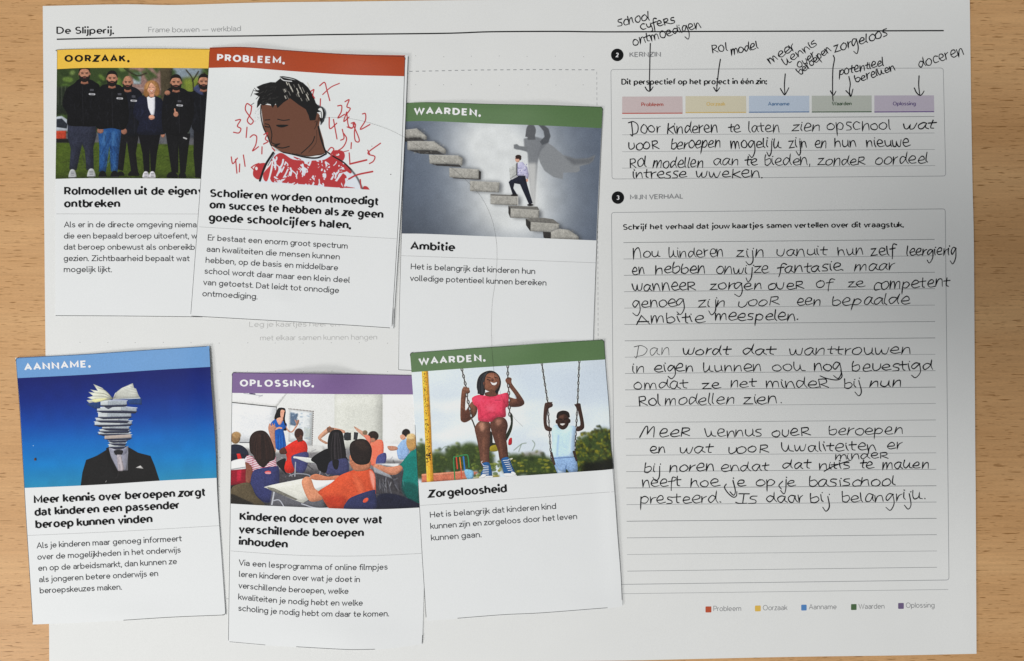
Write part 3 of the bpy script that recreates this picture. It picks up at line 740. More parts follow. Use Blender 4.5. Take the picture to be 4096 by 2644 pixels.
def pic_stairs():
    p = Pic([(197, 215), (1788, 270), (1750, 1180), (168, 1123)])
    Y, X = np.mgrid[0:p.h, 0:p.w]
    u, v = X / p.w, Y / p.h
    def bump(cx, cy, sx, sy): return np.exp(-((u - cx) / sx) ** 2 - ((v - cy) / sy) ** 2)
    t = np.clip(1.05 * bump(.56, .44, .26, .62) + .55 * bump(.36, .12, .2, .3) + .35 * bump(.66, .85, .2, .3) + .25 * bump(.4, .8, .22, .3), 0, 1)
    dark, lt = np.array([84, 94, 110.]), np.array([206, 209, 210.])
    p.px[:] = dark + (lt - dark) * t[..., None]
    p.px *= (1 - .30 * np.clip((v - .55) * 1.8, 0, 1) * np.clip(1 - u * 1.6, 0, 1))[..., None]
    p.px *= (.97 + .06 * p.noise(30))[..., None]
    sh = (104, 107, 112)
    # cast shadow on the wall
    p.form = 0
    p.poly([(1330, 375), (1400, 425), (1480, 492), (1580, 522), (1680, 517), (1738, 490), (1722, 535), (1690, 560), (1612, 582), (1616, 615), (1590, 632), (1480, 634), (1476, 688), (1400, 670), (1330, 622), (1295, 560), (1272, 490), (1290, 430)], (128, 131, 135), b=1)
    p.poly([(1480, 495), (1580, 522), (1680, 517), (1738, 490), (1722, 535), (1690, 560), (1560, 570)], (92, 95, 100), b=4, op=.8)
    p.poly([(1160, 362), (1200, 350), (1260, 345), (1372, 380), (1330, 420), (1290, 470), (1272, 560), (1262, 700), (1250, 905), (1228, 905), (1205, 700), (1192, 480), (1165, 430)], sh, b=2, op=.85)
    p.poly([(1192, 560), (1262, 560), (1262, 910), (1215, 910)], (208, 208, 206), b=5, op=.7)
    p.ell(1218, 298, 40, 56, (84, 86, 90), b=1); p.poly([(1195, 330), (1250, 330), (1255, 370), (1190, 370)], (84, 86, 90), b=1)
    p.poly([(1178, 300), (1172, 345), (1200, 350), (1195, 290)], (84, 86, 90))
    p.poly([(1270, 246), (1322, 250), (1360, 280), (1377, 340), (1358, 392), (1310, 412), (1290, 385), (1328, 345), (1320, 300), (1290, 262)], (76, 79, 84), b=1)
    p.poly([(1080, 410), (1105, 404), (1125, 420), (1190, 428), (1190, 468), (1130, 452), (1100, 448), (1080, 440)], (112, 115, 119), b=1)
    r = random.Random(4)
    p.form = .6
    def block(front, under=None, uc=(52, 50, 48), side=None, top=None, c=(150, 148, 142)):
        xs = [a for a, _ in front]; ys = [b for _, b in front]
        p.poly([(a + 24, b + 6) for a, b in front], (60, 62, 66), b=7, op=.6)
        p.poly([(a + 4, b - 14) for a, b in front], (70, 72, 76), b=6, op=.35)
        if under: p.poly(under, uc)
        if top: p.poly(top, (104, 102, 98))
        p.poly(front, c)
        for _ in range(34):
            x, y = r.uniform(min(xs) + 8, max(xs) - 12), r.uniform(min(ys) + 8, max(ys) - 10)
            m = p._mask(p.tr(front), 0)
            k = r.choice([-26, -16, 14, 22])
            p.line([(x, y), (x + r.uniform(-10, 10), y + r.uniform(-5, 8))], r.uniform(4, 12), tuple(v + k for v in c), op=.35, b=1)
        p.line([front[0], front[1]], 4, (176, 174, 168), op=.8)
        if side: p.poly(side, (44, 42, 40))
    block([(188, 285), (300, 280), (378, 345), (378, 382), (322, 352), (186, 350)], [(186, 350), (322, 350), (372, 386), (230, 384), (186, 375)])
    block([(222, 378), (440, 388), (530, 450), (532, 492), (458, 460), (222, 450)], [(232, 452), (458, 460), (524, 494), (330, 486)])
    block([(395, 495), (632, 500), (668, 520), (662, 582), (630, 570), (400, 565)], [(412, 566), (640, 572), (658, 592), (460, 582)])
    block([(558, 600), (800, 610), (796, 690), (560, 675)], None, side=[(797, 620), (815, 628), (812, 692), (795, 690)]); p.line([(590, 680), (800, 690)], 6, (48, 46, 44))
    block([(725, 703), (965, 715), (960, 795), (725, 785)])
    block([(890, 822), (1115, 830), (1115, 900), (890, 890)], None, top=[(890, 808), (1105, 818), (1112, 832), (890, 824)])
    block([(1052, 925), (1285, 938), (1283, 1008), (1052, 1000)], None, top=[(1035, 902), (1270, 910), (1287, 938), (1050, 926)], side=[(1035, 902), (1053, 925), (1051, 1002), (1035, 962)])
    block([(1215, 1035), (1448, 1050), (1445, 1116), (1213, 1108)], None, top=[(1175, 1008), (1320, 1000), (1400, 1012), (1450, 1050), (1215, 1036)], side=[(1175, 1008), (1216, 1036), (1213, 1110), (1178, 1060)])
    block([(1378, 1115), (1455, 1088), (1525, 1096), (1605, 1150), (1608, 1190), (1378, 1185)], None, side=[(1315, 1112), (1380, 1116), (1378, 1180), (1320, 1160)])
    p.line([(1112, 835), (1112, 900)], 6, (196, 194, 188))
    # the climber
    p.poly([(1043, 600), (1104, 562), (1106, 655), (1050, 690)], (172, 174, 172)); 
    p.poly([(1103, 560), (1150, 548), (1188, 590), (1202, 650), (1196, 688), (1182, 682), (1172, 664), (1108, 666)], (176, 174, 200))
    for _ in range(24): p.ell(r.uniform(1115, 1190), r.uniform(565, 660), 4, 5, r.choice([(120, 118, 160), (215, 214, 230)]), op=.8)
    p.line([(1106, 560), (1105, 655)], 8, (30, 30, 44)); p.ell(1110, 528, 19, 24, (204, 156, 136)); p.ell(1117, 508, 25, 17, (44, 30, 26)); p.ell(1132, 520, 9, 16, (44, 30, 26)); p.line([(1094, 522), (1120, 522)], 5, (60, 28, 26))
    p.poly([(1108, 660), (1172, 662), (1190, 740), (1232, 880), (1205, 898), (1130, 730), (1085, 722), (1076, 762), (1106, 812), (1072, 820), (1038, 712), (1060, 688)], (21, 24, 40))
    p.line([(1062, 690), (1110, 665)], 6, (190, 190, 190)); p.ell(1085, 817, 30, 8, (22, 18, 18)); p.ell(1213, 897, 26, 9, (22, 18, 18)); p.ell(1187, 698, 8, 13, (200, 150, 130))
    return p.image("staircase_photo_print", 1.28, 6)

def pic_books():
    p = Pic([(140, 350), (1705, 258), (1753, 1158), (200, 1240)])
    p.vgrad([(0, (12, 24, 98)), (.22, (6, 38, 122)), (.42, (2, 64, 152)), (.60, (2, 98, 180)), (.8, (10, 118, 188)), (1, (38, 130, 172))])
    p.px[..., 0] *= .9; p.px *= (.97 + .06 * p.noise(40))[..., None]
    p.poly([(648, 1225), (662, 1110), (690, 1010), (780, 975), (858, 925), (895, 895), (1000, 895), (1042, 915), (1110, 955), (1210, 982), (1245, 1060), (1292, 1195)], (17, 16, 17))
    p.poly([(868, 905), (950, 935), (1028, 902), (1030, 960), (1012, 1085), (985, 1100), (945, 1098), (888, 985)], (116, 116, 132))
    for k in range(20):
        x = 872 + k * 8; p.line([(x, 905), (x + (950 - x) * .25 + 20, 1095)], 3, (184, 186, 200), sm=False, op=.8)
    p.poly([(866, 902), (950, 940), (915, 975), (895, 960)], (176, 178, 192)); p.poly([(1030, 895), (955, 940), (990, 975), (1022, 950)], (150, 152, 168))
    for k in range(6): p.line([(875 + k * 9, 912 + k * 5), (893 + k * 8, 952 + k * 4)], 3, (92, 92, 110)); p.line([(1022 - k * 9, 905 + k * 5), (1012 - k * 6, 950 + k * 4)], 3, (80, 80, 98))
    p.poly([(915, 935), (985, 935), (972, 972), (930, 972)], (26, 25, 30), True)
    p.poly([(936, 968), (970, 968), (1000, 1085), (985, 1102), (950, 1100)], (160, 152, 158)); p.line([(962, 990), (980, 1090)], 12, (190, 182, 186), b=2)
    p.poly([(860, 930), (950, 1110), (940, 1218), (700, 1218), (720, 1010)], (19, 18, 19), b=2); p.line([(882, 985), (950, 1110), (930, 1160)], 5, (44, 42, 44), b=1)
    p.poly([(1090, 1076), (1130, 1058), (1156, 1085)], (186, 184, 182)); p.line([(850, 1188), (856, 1178)], 5, (140, 140, 140))
    p.poly([(850, 915), (870, 908), (890, 990), (948, 1104), (940, 1150), (860, 1000)], (12, 11, 12))
    # stack of books, bottom to top: left, right, y, height, tilt, fold side
    st = [(872, 1005, 884, 24, -4), (878, 1010, 864, 16, 3), (868, 1020, 845, 14, -5), (838, 1054, 812, 28, -6), (790, 1046, 784, 20, 4), (800, 1040, 764, 17, -3), (818, 1036, 734, 24, 3), (758, 1058, 700, 30, -7), (768, 1032, 670, 24, 5), (786, 1054, 622, 44, -4), (778, 1098, 583, 32, 6), (806, 1020, 534, 36, -5)]
    r = random.Random(2)
    for i, (a, b, y, h, t) in enumerate(st):
        p.poly([(a - 6, y + h), (b + 4, y + h + t), (b - 12, y + h + t + 16), (a + 40, y + h + 14)], (34, 38, 58))
        f = r.choice([.62, .7, .3])
        m = a + (b - a) * f
        p.poly([(a, y + 4), (m, y - 2), (m, y + h - 2), (a, y + h)], (196, 202, 204)); p.poly([(m, y - 2), (b, y + t + 6), (b, y + t + h), (m, y + h - 2)], (158, 166, 174))
        for k in range(1, 4):
            yy = y + h * k / 4; p.line([(a + 3, yy + 2), (m, yy - 2), (b - 3, yy + t + 2)], 2, (128, 134, 142), sm=False, op=.7)
        p.line([(a - 5, y + 2), (m, y - 5), (b + 5, y + t + 3)], 5, (226, 228, 226), sm=False); p.line([(a - 6, y + h), (m, y + h), (b + 5, y + h + t + 2)], 6, (48, 52, 76), sm=False)
    p.poly([(840, 585), (905, 582), (870, 600)], (70, 74, 92)); p.poly([(838, 815), (1054, 806), (1054, 832), (838, 842)], (186, 172, 164))
    for k in range(3): p.line([(842, 822 + k * 7), (1050, 813 + k * 7)], 2, (130, 118, 112))
    p.poly([(686, 556), (800, 545), (805, 592), (762, 596)], (30, 56, 104)); p.poly([(1018, 515), (1140, 512), (1140, 566), (1040, 562)], (34, 62, 112))
    p.poly([(905, 518), (880, 480), (820, 425), (748, 393), (785, 450), (722, 438), (762, 466), (708, 458), (748, 492), (698, 504), (742, 520), (693, 526), (715, 550), (800, 532), (870, 528)], (206, 208, 192), False)
    for q in ([(905, 515), (850, 450), (785, 425)], [(905, 515), (840, 475), (762, 466)], [(905, 517), (830, 495), (748, 492)], [(905, 518), (820, 515), (742, 520)]): p.line(q, 4, (116, 116, 104), op=.9)
    p.poly([(745, 520), (860, 510), (830, 530), (760, 545)], (214, 212, 160), True)
    p.poly([(905, 518), (925, 470), (985, 425), (1070, 390), (1080, 430), (1096, 434), (1112, 480), (1128, 510), (1000, 514)], (198, 200, 192))
    for k in range(8): p.line([(908, 515), (960 + k * 2, 440 + k * 8), (1072 + k * 6, 396 + k * 14)], 2.5, (132, 130, 122), op=.8)
    p.line([(905, 520), (1000, 518), (1128, 512)], 5, (225, 226, 220)); p.line([(905, 518), (902, 500)], 4, (60, 60, 66))
    for x, y in ((265, 898),): p.ell(x, y, 4, 4, (170, 190, 215))
    return p.image("book_head_photo_print", 1.14, 4)

def pic_class():
    p = Pic([(255, 347), (1838, 361), (1832, 1276), (250, 1246)], bg=(210, 211, 209), form=.42)
    r = random.Random(8)
    P, E, L = p.poly, p.ell, p.line
    P([(1085, 350), (1480, 350), (1480, 800), (1085, 800)], (196, 197, 190), b=1); P([(1480, 350), (1840, 350), (1840, 800), (1480, 800)], (212, 212, 210), b=1)
    P([(250, 350), (700, 350), (615, 460), (250, 425)], (216, 216, 215), b=1); L([(252, 424), (615, 459)], 6, (46, 48, 52)); L([(615, 459), (612, 560)], 4, (70, 72, 76))
    P([(255, 430), (612, 464), (612, 745), (255, 745)], (208, 210, 213)); L([(320, 749), (600, 745)], 7, (90, 92, 96))
    L([(400, 352), (440, 356)], 10, (70, 60, 90)); L([(350, 350), (500, 370)], 5, (150, 150, 158), b=1); L([(470, 380), (505, 362)], 4, (150, 150, 158), b=1)
    P([(715, 472), (914, 492), (905, 778), (712, 735)], (186, 188, 188)); P([(728, 486), (902, 504), (893, 760), (726, 722)], (202, 206, 208))
    P([(726, 500), (790, 510), (772, 610), (726, 600)], (88, 106, 128), b=2); P([(840, 620), (895, 625), (890, 720), (840, 710)], (176, 182, 180), b=1); 
    for k in range(18):
        t = k / 17; E(715 + 199 * t, 472 + 20 * t, 4, 5, (120, 112, 108)); E(914 - 9 * t, 492 + 286 * t, 4, 5, (120, 112, 108))
    for _ in range(40): E(r.uniform(735, 890), r.uniform(500, 740), 9, 6, r.choice([(170, 180, 190), (220, 222, 222), (150, 165, 180)]), b=1, op=.6)
    # floor and furniture mess
    P([(250, 800), (1840, 780), (1840, 1290), (250, 1260)], (112, 110, 112), b=6)
    P([(250, 960), (1840, 960), (1840, 1290), (250, 1260)], (64, 62, 66), b=8)
    P([(480, 740), (1000, 770), (1000, 820), (560, 830)], (190, 190, 188), b=3); P([(1480, 740), (1700, 760), (1700, 900), (1480, 880)], (214, 215, 216), b=4)
    for _ in range(220):
        x, y = r.uniform(620, 1700), r.uniform(790, 1200)
        L([(x, y), (x + r.uniform(-40, 40), y + r.uniform(-20, 40))], r.uniform(2, 7), r.choice([(200, 202, 206), (34, 34, 38), (90, 90, 98), (140, 142, 150), (40, 42, 60)]), op=.6, b=1)
    E(1190, 690, 30, 32, (40, 42, 46), b=1); P([(1165, 660), (1220, 660), (1220, 720), (1165, 720)], (46, 48, 52)); P([(1245, 655), (1280, 660), (1270, 720), (1240, 715)], (52, 54, 58))
    # boy far left
    E(287, 712, 38, 48, (132, 104, 72), b=1); E(296, 690, 34, 28, (164, 132, 92), b=2); P([(250, 775), (330, 770), (385, 815), (380, 870), (250, 880)], (34, 38, 54), True)
    P([(250, 845), (378, 838), (372, 900), (250, 905)], (30, 30, 46)); P([(296, 840), (325, 838), (340, 882), (308, 888)], (188, 42, 40))
    P([(250, 905), (370, 880), (380, 955), (250, 975)], (222, 222, 222), True, b=1); L([(255, 968), (375, 945)], 8, (150, 150, 154))
    P([(250, 975), (385, 960), (380, 1085), (250, 1100)], (128, 20, 40), b=1); P([(300, 975), (340, 970), (335, 1060), (300, 1070)], (168, 32, 56), b=2)
    P([(250, 1100), (420, 1080), (450, 1262), (250, 1262)], (26, 24, 26), b=3)
    # teacher
    P([(612, 500), (630, 468), (665, 464), (688, 480), (684, 560), (700, 640), (662, 640), (650, 580), (620, 600), (598, 550)], (24, 20, 22), True)
    P([(570, 590), (600, 560), (640, 560), (680, 575), (700, 600), (690, 625), (672, 640), (684, 700), (690, 795), (615, 795), (602, 690), (600, 640), (572, 620)], (22, 84, 158), True)
    for k in range(7): L([(620 + k * 10, 690), (616 + k * 12, 790)], 4, (14, 60, 128) if k % 2 else (46, 110, 182), op=.7)
    P([(655, 480), (683, 490), (680, 530), (662, 546), (648, 535), (646, 500)], (198, 144, 122), True); P([(615, 555), (660, 540), (668, 562), (640, 604)], (204, 152, 130), True)
    P([(690, 608), (712, 640), (738, 652), (775, 600), (792, 572), (800, 560), (790, 598), (745, 660), (705, 650)], (204, 154, 130), True); L([(775, 585), (765, 562)], 6, (190, 140, 118)); E(785, 580, 11, 22, (150, 112, 96), 20)
    L([(688, 600), (676, 560), (684, 500)], 12, (24, 20, 22)); L([(600, 640), (635, 625), (655, 628)], 14, (196, 146, 124))
    # raised hand
    P([(552, 610), (562, 590), (575, 612), (580, 585), (592, 606), (600, 588), (606, 615), (615, 620), (604, 650), (605, 720), (610, 820), (585, 820), (570, 720), (550, 640)], (176, 128, 108), True)
    # boy red
    P([(676, 790), (740, 740), (800, 716), (850, 735), (868, 790), (850, 850), (840, 830), (750, 980), (668, 965), (668, 920), (700, 880), (690, 830)], (190, 46, 34), True)
    P([(640, 805), (680, 780), (700, 830), (650, 835)], (80, 48, 38), True); E(797, 672, 37, 44, (60, 38, 32), b=1); P([(770, 700), (828, 700), (828, 730), (790, 738)], (84, 54, 44)); E(812, 700, 14, 18, (84, 54, 44))
    P([(735, 870), (770, 835), (870, 820), (866, 920), (830, 985), (770, 965)], (64, 66, 108), True, b=1); P([(620, 900), (690, 870), (680, 950), (700, 1000), (630, 930)], (30, 26, 30), True)
    L([(760, 860), (870, 870), (950, 895)], 16, (206, 206, 202)); P([(755, 862), (870, 860), (985, 880), (960, 905), (860, 900)], (196, 198, 194)); L([(770, 900), (765, 1010)], 9, (150, 152, 158)); L([(720, 1010), (780, 990), (880, 1000), (890, 1040)], 9, (130, 132, 140)); L([(985, 890), (965, 1000)], 9, (132, 134, 140))
    # girl in striped shirt
    P([(362, 880), (400, 850), (470, 900), (560, 880), (600, 830), (612, 900), (605, 960), (430, 975), (420, 940), (372, 910)], (206, 190, 198), True)
    for k in range(9):
        y = 850 + k * 14; L([(378, y + 4), (430, y + 14)], 5, (160, 44, 74)); L([(425, y + 30), (520, y + 40), (612, y + 10)], 5, (160, 44, 74))
    P([(368, 905), (420, 945), (420, 1020), (400, 1080), (370, 1060), (372, 960)], (122, 76, 62), True)
    P([(398, 740), (410, 690), (450, 655), (510, 650), (550, 680), (580, 740), (608, 830), (600, 880), (560, 900), (515, 945), (470, 920), (430, 850), (405, 820)], (44, 30, 27), True)
    for _ in range(26):
        x = r.uniform(430, 580); L([(490 + (x - 490) * .6, 680), (x, 780), (x + 4, 880)], 4, r.choice([(88, 58, 48), (28, 18, 17)]), op=.6, b=1)
    P([(410, 1060), (430, 980), (480, 955), (600, 935), (635, 945), (640, 1060), (610, 1160), (560, 1225), (490, 1210), (430, 1140)], (52, 56, 98), True); L([(600, 1180), (560, 1218), (480, 1200), (425, 1130)], 9, (34, 36, 70), b=1)
    E(548, 984, 26, 13, (196, 92, 92), -5); E(550, 990, 24, 8, (200, 140, 150)); P([(255, 1130), (300, 1090), (400, 1075), (450, 1170), (520, 1262), (250, 1262)], (86, 76, 58), True); P([(250, 1170), (340, 1200), (430, 1240), (400, 1262), (250, 1262)], (40, 36, 32), True, b=2)
    # girl long dark hair
    P([(950, 700), (1030, 620), (1050, 610), (1060, 640), (1000, 690), (980, 712), (1030, 740), (1010, 750)], (190, 146, 122), True); P([(1060, 620), (1160, 640), (1165, 665), (1080, 650)], (184, 138, 116), True); P([(1025, 620), (1080, 625), (1070, 650), (1035, 660)], (120, 90, 74), True)
    P([(895, 880), (930, 840), (1020, 790), (1060, 800), (1180, 850), (1180, 900), (1080, 920), (1020, 980), (960, 960), (935, 910)], (17, 17, 21), True)
    P([(1035, 700), (1060, 650), (1110, 636), (1150, 660), (1165, 740), (1180, 830), (1170, 880), (1130, 905), (1110, 950), (1070, 930), (1050, 860), (1030, 780)], (25, 22, 25), True)
    for _ in range(16):
        x = r.uniform(1050, 1150); L([(1095 + (x - 1095) * .5, 660), (x, 780), (x + 6, 880)], 3.5, (64, 58, 62), op=.6)
    P([(1025, 960), (1045, 895), (1100, 875), (1190, 870), (1190, 990), (1030, 990)], (60, 62, 96), True, b=1); P([(1070, 880), (1120, 880), (1110, 950), (1080, 940)], (24, 22, 25), True)
    # boy coral, hand raised
    P([(1245, 610), (1300, 640), (1360, 680), (1370, 720), (1320, 690), (1262, 640)], (196, 152, 130), True); P([(1360, 770), (1400, 725), (1478, 725), (1485, 830), (1460, 900), (1400, 925), (1370, 880)], (222, 112, 88), True); E(1402, 688, 44, 40, (46, 34, 30), b=1); E(1395, 720, 26, 18, (170, 118, 96), b=1); E(1335, 660, 20, 18, (120, 104, 84), b=1); P([(1330, 680), (1375, 690), (1380, 750), (1340, 710)], (206, 120, 100), True)
    P([(1425, 880), (1445, 840), (1505, 825), (1500, 905), (1430, 918)], (72, 76, 122), True)
    # boy light blue far right, blond girl
    P([(1600, 780), (1650, 720), (1690, 730), (1690, 860), (1620, 880), (1600, 840)], (138, 166, 204), True); E(1672, 668, 34, 32, (38, 30, 30), b=1); P([(1622, 690), (1645, 680), (1668, 700), (1660, 720), (1632, 718)], (196, 148, 126), True); P([(1520, 770), (1590, 775), (1600, 800), (1540, 805)], (176, 128, 106), True)
    P([(1640, 900), (1700, 830), (1742, 805), (1840, 800), (1840, 1240), (1780, 1240), (1690, 1200), (1640, 1080), (1650, 960), (1618, 930)], (16, 112, 104), True)
    P([(1650, 1060), (1760, 1100), (1780, 1230), (1700, 1210), (1640, 1130)], (10, 76, 72), True, b=4, op=.8)
    P([(1400, 925), (1440, 910), (1520, 935), (1620, 925), (1640, 960), (1580, 1000), (1480, 985), (1420, 960)], (188, 128, 102), True); E(1718, 745, 44, 68, (176, 138, 86), b=1); E(1712, 700, 38, 26, (206, 178, 130), b=2)
    P([(1400, 905), (1620, 910), (1600, 950), (1560, 935)], (206, 208, 208), b=2); P([(1400, 930), (1540, 1000), (1560, 1030), (1410, 975)], (150, 152, 158), b=1)
    P([(1440, 920), (1530, 938), (1620, 928), (1640, 958), (1580, 995), (1490, 975)], (190, 130, 104), True)
    P([(1440, 1160), (1560, 1150), (1700, 1200), (1780, 1250), (1780, 1275), (1440, 1275)], (32, 34, 52), True, b=2)
    for _ in range(20): 
        x = r.uniform(1430, 1650); L([(x, r.uniform(1000, 1080)), (x + r.uniform(-10, 30), r.uniform(1090, 1150))], 5, r.choice([(150, 152, 160), (30, 30, 34), (90, 92, 104)]), op=.5, b=1)
    # foreground desk and boy orange
    P([(580, 1130), (840, 1210), (1000, 1180), (1010, 1275), (560, 1262)], (92, 92, 98), b=2)
    L([(600, 1130), (580, 1240)], 12, (170, 172, 178)); L([(590, 1210), (640, 1205), (680, 1260)], 9, (160, 162, 170)); L([(820, 1230), (940, 1262), (1070, 1255)], 9, (160, 162, 170))
    P([(538, 1095), (800, 1035), (930, 1010), (1110, 1020), (1130, 1050), (960, 1140), (850, 1212), (800, 1215), (560, 1120)], (200, 200, 192), True); P([(540, 1100), (600, 1110), (790, 1195), (770, 1202), (560, 1125)], (120, 118, 110)); P([(930, 1020), (1100, 1035), (1010, 1090), (920, 1110)], (224, 226, 228), True, b=1)
    P([(820, 1060), (850, 1015), (890, 1020), (905, 1050), (930, 1110), (985, 1140), (990, 1190), (900, 1212), (858, 1170)], (196, 134, 104), True); P([(890, 1010), (940, 990), (1030, 1010), (1120, 1000), (1130, 1028), (1000, 1040), (910, 1035)], (180, 116, 88), True)
    P([(955, 1130), (1060, 1060), (1130, 1000), (1230, 960), (1330, 935), (1400, 965), (1422, 1060), (1412, 1200), (1330, 1275), (1080, 1275), (1010, 1220), (985, 1170)], (190, 80, 50), True)
    P([(1230, 985), (1300, 1040), (1330, 1130), (1300, 1180)], (208, 104, 72), True, b=6, op=.7); P([(1370, 960), (1415, 1000), (1412, 1120), (1385, 1060)], (236, 142, 126), True, b=3); P([(1000, 1180), (1100, 1160), (1180, 1180), (1150, 1275), (1080, 1275)], (168, 58, 36), True, b=6)
    P([(1215, 880), (1240, 955), (1300, 965), (1370, 945), (1370, 880)], (170, 112, 86), True); E(1222, 860, 16, 28, (176, 116, 90))
    P([(1208, 790), (1225, 735), (1290, 710), (1350, 722), (1388, 780), (1386, 850), (1360, 905), (1280, 912), (1228, 870)], (38, 29, 27), True); P([(1250, 730), (1330, 725), (1370, 790), (1300, 800)], (62, 48, 42), True, b=5, op=.6)
    P([(1175, 1275), (1190, 1200), (1250, 1160), (1400, 1115), (1420, 1140), (1410, 1275)], (48, 52, 86), True); E(1340, 1196, 26, 16, (196, 84, 62), -35)
    p.px[:] = p.px * 1.25 - blur(p.px, 3) * .25
    return p.image("classroom_photo_print", 1.16, 8, 1.12)

def pic_swings():
    p = Pic([(247, 910), (1818, 806), (1880, 1693), (300, 1805)], bg=(198, 207, 216))
    r = random.Random(21)
    P, E, L = p.poly, p.ell, p.line
    p.px *= (.96 + .08 * p.noise(110))[..., None]
    p.form = 0
    for _ in range(22): E(r.uniform(300, 1850), r.uniform(1150, 1500), r.uniform(80, 200), r.uniform(15, 40), (220, 224, 226), -8, b=14, op=.45)
    P([(1100, 900), (1850, 850), (1850, 1200), (1100, 1150)], (176, 188, 202), b=30, op=.45)
    p.form = .55
    greens = [(58, 74, 34), (84, 98, 40), (36, 48, 26), (104, 114, 44), (70, 88, 42)]
    for cx, cy, rx, ry in ((330, 1610, 60, 150), (460, 1640, 90, 110), (600, 1600, 90, 120), (720, 1580, 110, 120), (840, 1610, 80, 120), (1090, 1640, 120, 90), (1230, 1640, 120, 90), (1320, 1650, 110, 80), (1480, 1690, 140, 100), (1700, 1520, 130, 130), (1800, 1480, 100, 140), (1650, 1620, 120, 100), (1800, 1630, 110, 90)):
        E(cx, cy + 20, rx, ry, (52, 66, 32), b=8)
        yel = cx > 1560
        for _ in range(90 if yel else 30):
            a = r.uniform(0, 6.28); q = r.random() ** .5
            E(cx + rx * 1.08 * q * cos(a), cy + ry * 1.05 * q * sin(a), r.uniform(7, 22), r.uniform(5, 14), r.choice(greens + ([(118, 116, 30), (132, 126, 32), (96, 98, 28), (60, 64, 20), (44, 48, 18)] * 2 if yel else [])), r.uniform(0, 90), b=2 if yel else 3, op=.7)
    P([(1640, 1640), (1880, 1610), (1885, 1720), (1620, 1725)], (14, 16, 10), b=7, op=.9)
    for _ in range(50): E(r.uniform(950, 1420), r.uniform(1610, 1720), r.uniform(8, 20), r.uniform(5, 12), r.choice([(128, 128, 40), (104, 112, 44), (150, 140, 50), (70, 84, 36)]), b=1, op=.7)
    for _ in range(40): E(r.uniform(740, 960), r.uniform(1650, 1760), r.uniform(8, 24), r.uniform(6, 14), r.choice([(96, 112, 50), (130, 136, 60), (66, 84, 36)]), b=1, op=.7)
    for pts in ([(1080, 1540), (1140, 1490), (1180, 1480)], [(1140, 1490), (1120, 1550)], [(1230, 1540), (1250, 1490), (1230, 1460)], [(470, 1560), (520, 1510), (560, 1530)]): L(pts, 7, (110, 124, 106), b=1, op=.7)
    P([(330, 1735), (700, 1710), (790, 1720), (700, 1790), (330, 1810)], (178, 104, 80), b=2); P([(330, 1735), (700, 1708), (700, 1725), (330, 1752)], (204, 132, 104), b=1); P([(560, 1790), (960, 1740), (960, 1765), (600, 1790)], (150, 140, 70), b=3)
    L([(600, 1780), (590, 1610), (610, 1595), (690, 1578), (708, 1600), (715, 1680)], 10, (56, 120, 72)); L([(612, 1600), (620, 1690)], 10, (188, 70, 56)); L([(640, 1600), (650, 1690)], 9, (206, 120, 50)); L([(670, 1595), (680, 1700)], 12, (50, 110, 170)); P([(678, 1700), (748, 1710), (745, 1775), (700, 1775)], (120, 166, 196), True, b=1); L([(650, 1690), (655, 1775)], 8, (180, 80, 60))
    P([(1140, 1560), (1300, 1540), (1330, 1570), (1150, 1590)], (120, 110, 100), b=5, op=.5)
    # pole
    P([(331, 904), (380, 900), (402, 1360), (412, 1560), (426, 1800), (372, 1804), (352, 1400)], (214, 164, 48)); P([(366, 902), (381, 900), (412, 1560), (426, 1800), (404, 1802)], (176, 126, 34), b=2); P([(338, 904), (350, 903), (374, 1560), (384, 1803), (376, 1803)], (238, 196, 86), b=2)
    for _ in range(130):
        t = r.random() ** .9; y = 920 + t * 680; E(352 + t * 32 + r.uniform(-15, 15), y, r.uniform(2, 3.6), r.uniform(2, 5), (74, 52, 22), op=.85)
    for _ in range(26): E(385 + r.uniform(-18, 18), r.uniform(1560, 1640), r.uniform(3, 6), r.uniform(3, 9), (50, 34, 20), op=.9)
    def chain(a, b, w=9, c=(52, 48, 46)):
        n = int(math.hypot(b[0] - a[0], b[1] - a[1]) / 27); ang = math.degrees(math.atan2(b[1] - a[1], b[0] - a[0]))
        for k in range(n + 1):
            t = k / n; x, y = a[0] + (b[0] - a[0]) * t, a[1] + (b[1] - a[1]) * t
            if k % 2: E(x, y, 19, 5, c, ang)
            else: E(x, y, 19, w, c, ang); E(x, y, 11, w * .42, (168, 170, 172), ang); 
            E(x - 3, y - 3, 4, 2, (150, 148, 145), ang, op=.8)
    dk, mid, lt = (62, 40, 34), (92, 60, 48), (138, 94, 76)
    # boy
    chain((1306, 842), (1350, 1150)); chain((1608, 822), (1590, 1170)); chain((1350, 1190), (1385, 1620)); chain((1588, 1190), (1572, 1600))
    P([(1325, 1170), (1345, 1155), (1385, 1160), (1388, 1185), (1350, 1215), (1345, 1330), (1385, 1360), (1378, 1385), (1330, 1368), (1315, 1280)], (66, 46, 40), True); P([(1570, 1175), (1610, 1160), (1620, 1200), (1646, 1330), (1636, 1370), (1590, 1385), (1585, 1350), (1615, 1330), (1592, 1215)], (58, 40, 34), True)
    for k in range(4): L([(1350 + k * 8, 1165), (1358 + k * 9, 1152)], 7, (62, 42, 36)); L([(1572 + k * 6, 1178 - k * 3), (1568 + k * 8, 1168)], 6, (58, 38, 32))
    P([(1385, 1375), (1420, 1330), (1465, 1375), (1520, 1345), (1575, 1350), (1572, 1440), (1552, 1610), (1400, 1610), (1392, 1480)], (176, 200, 224), True); L([(1440, 1420), (1430, 1580)], 12, (150, 178, 208), b=3); L([(1540, 1400), (1530, 1560)], 12, (196, 214, 232), b=3)
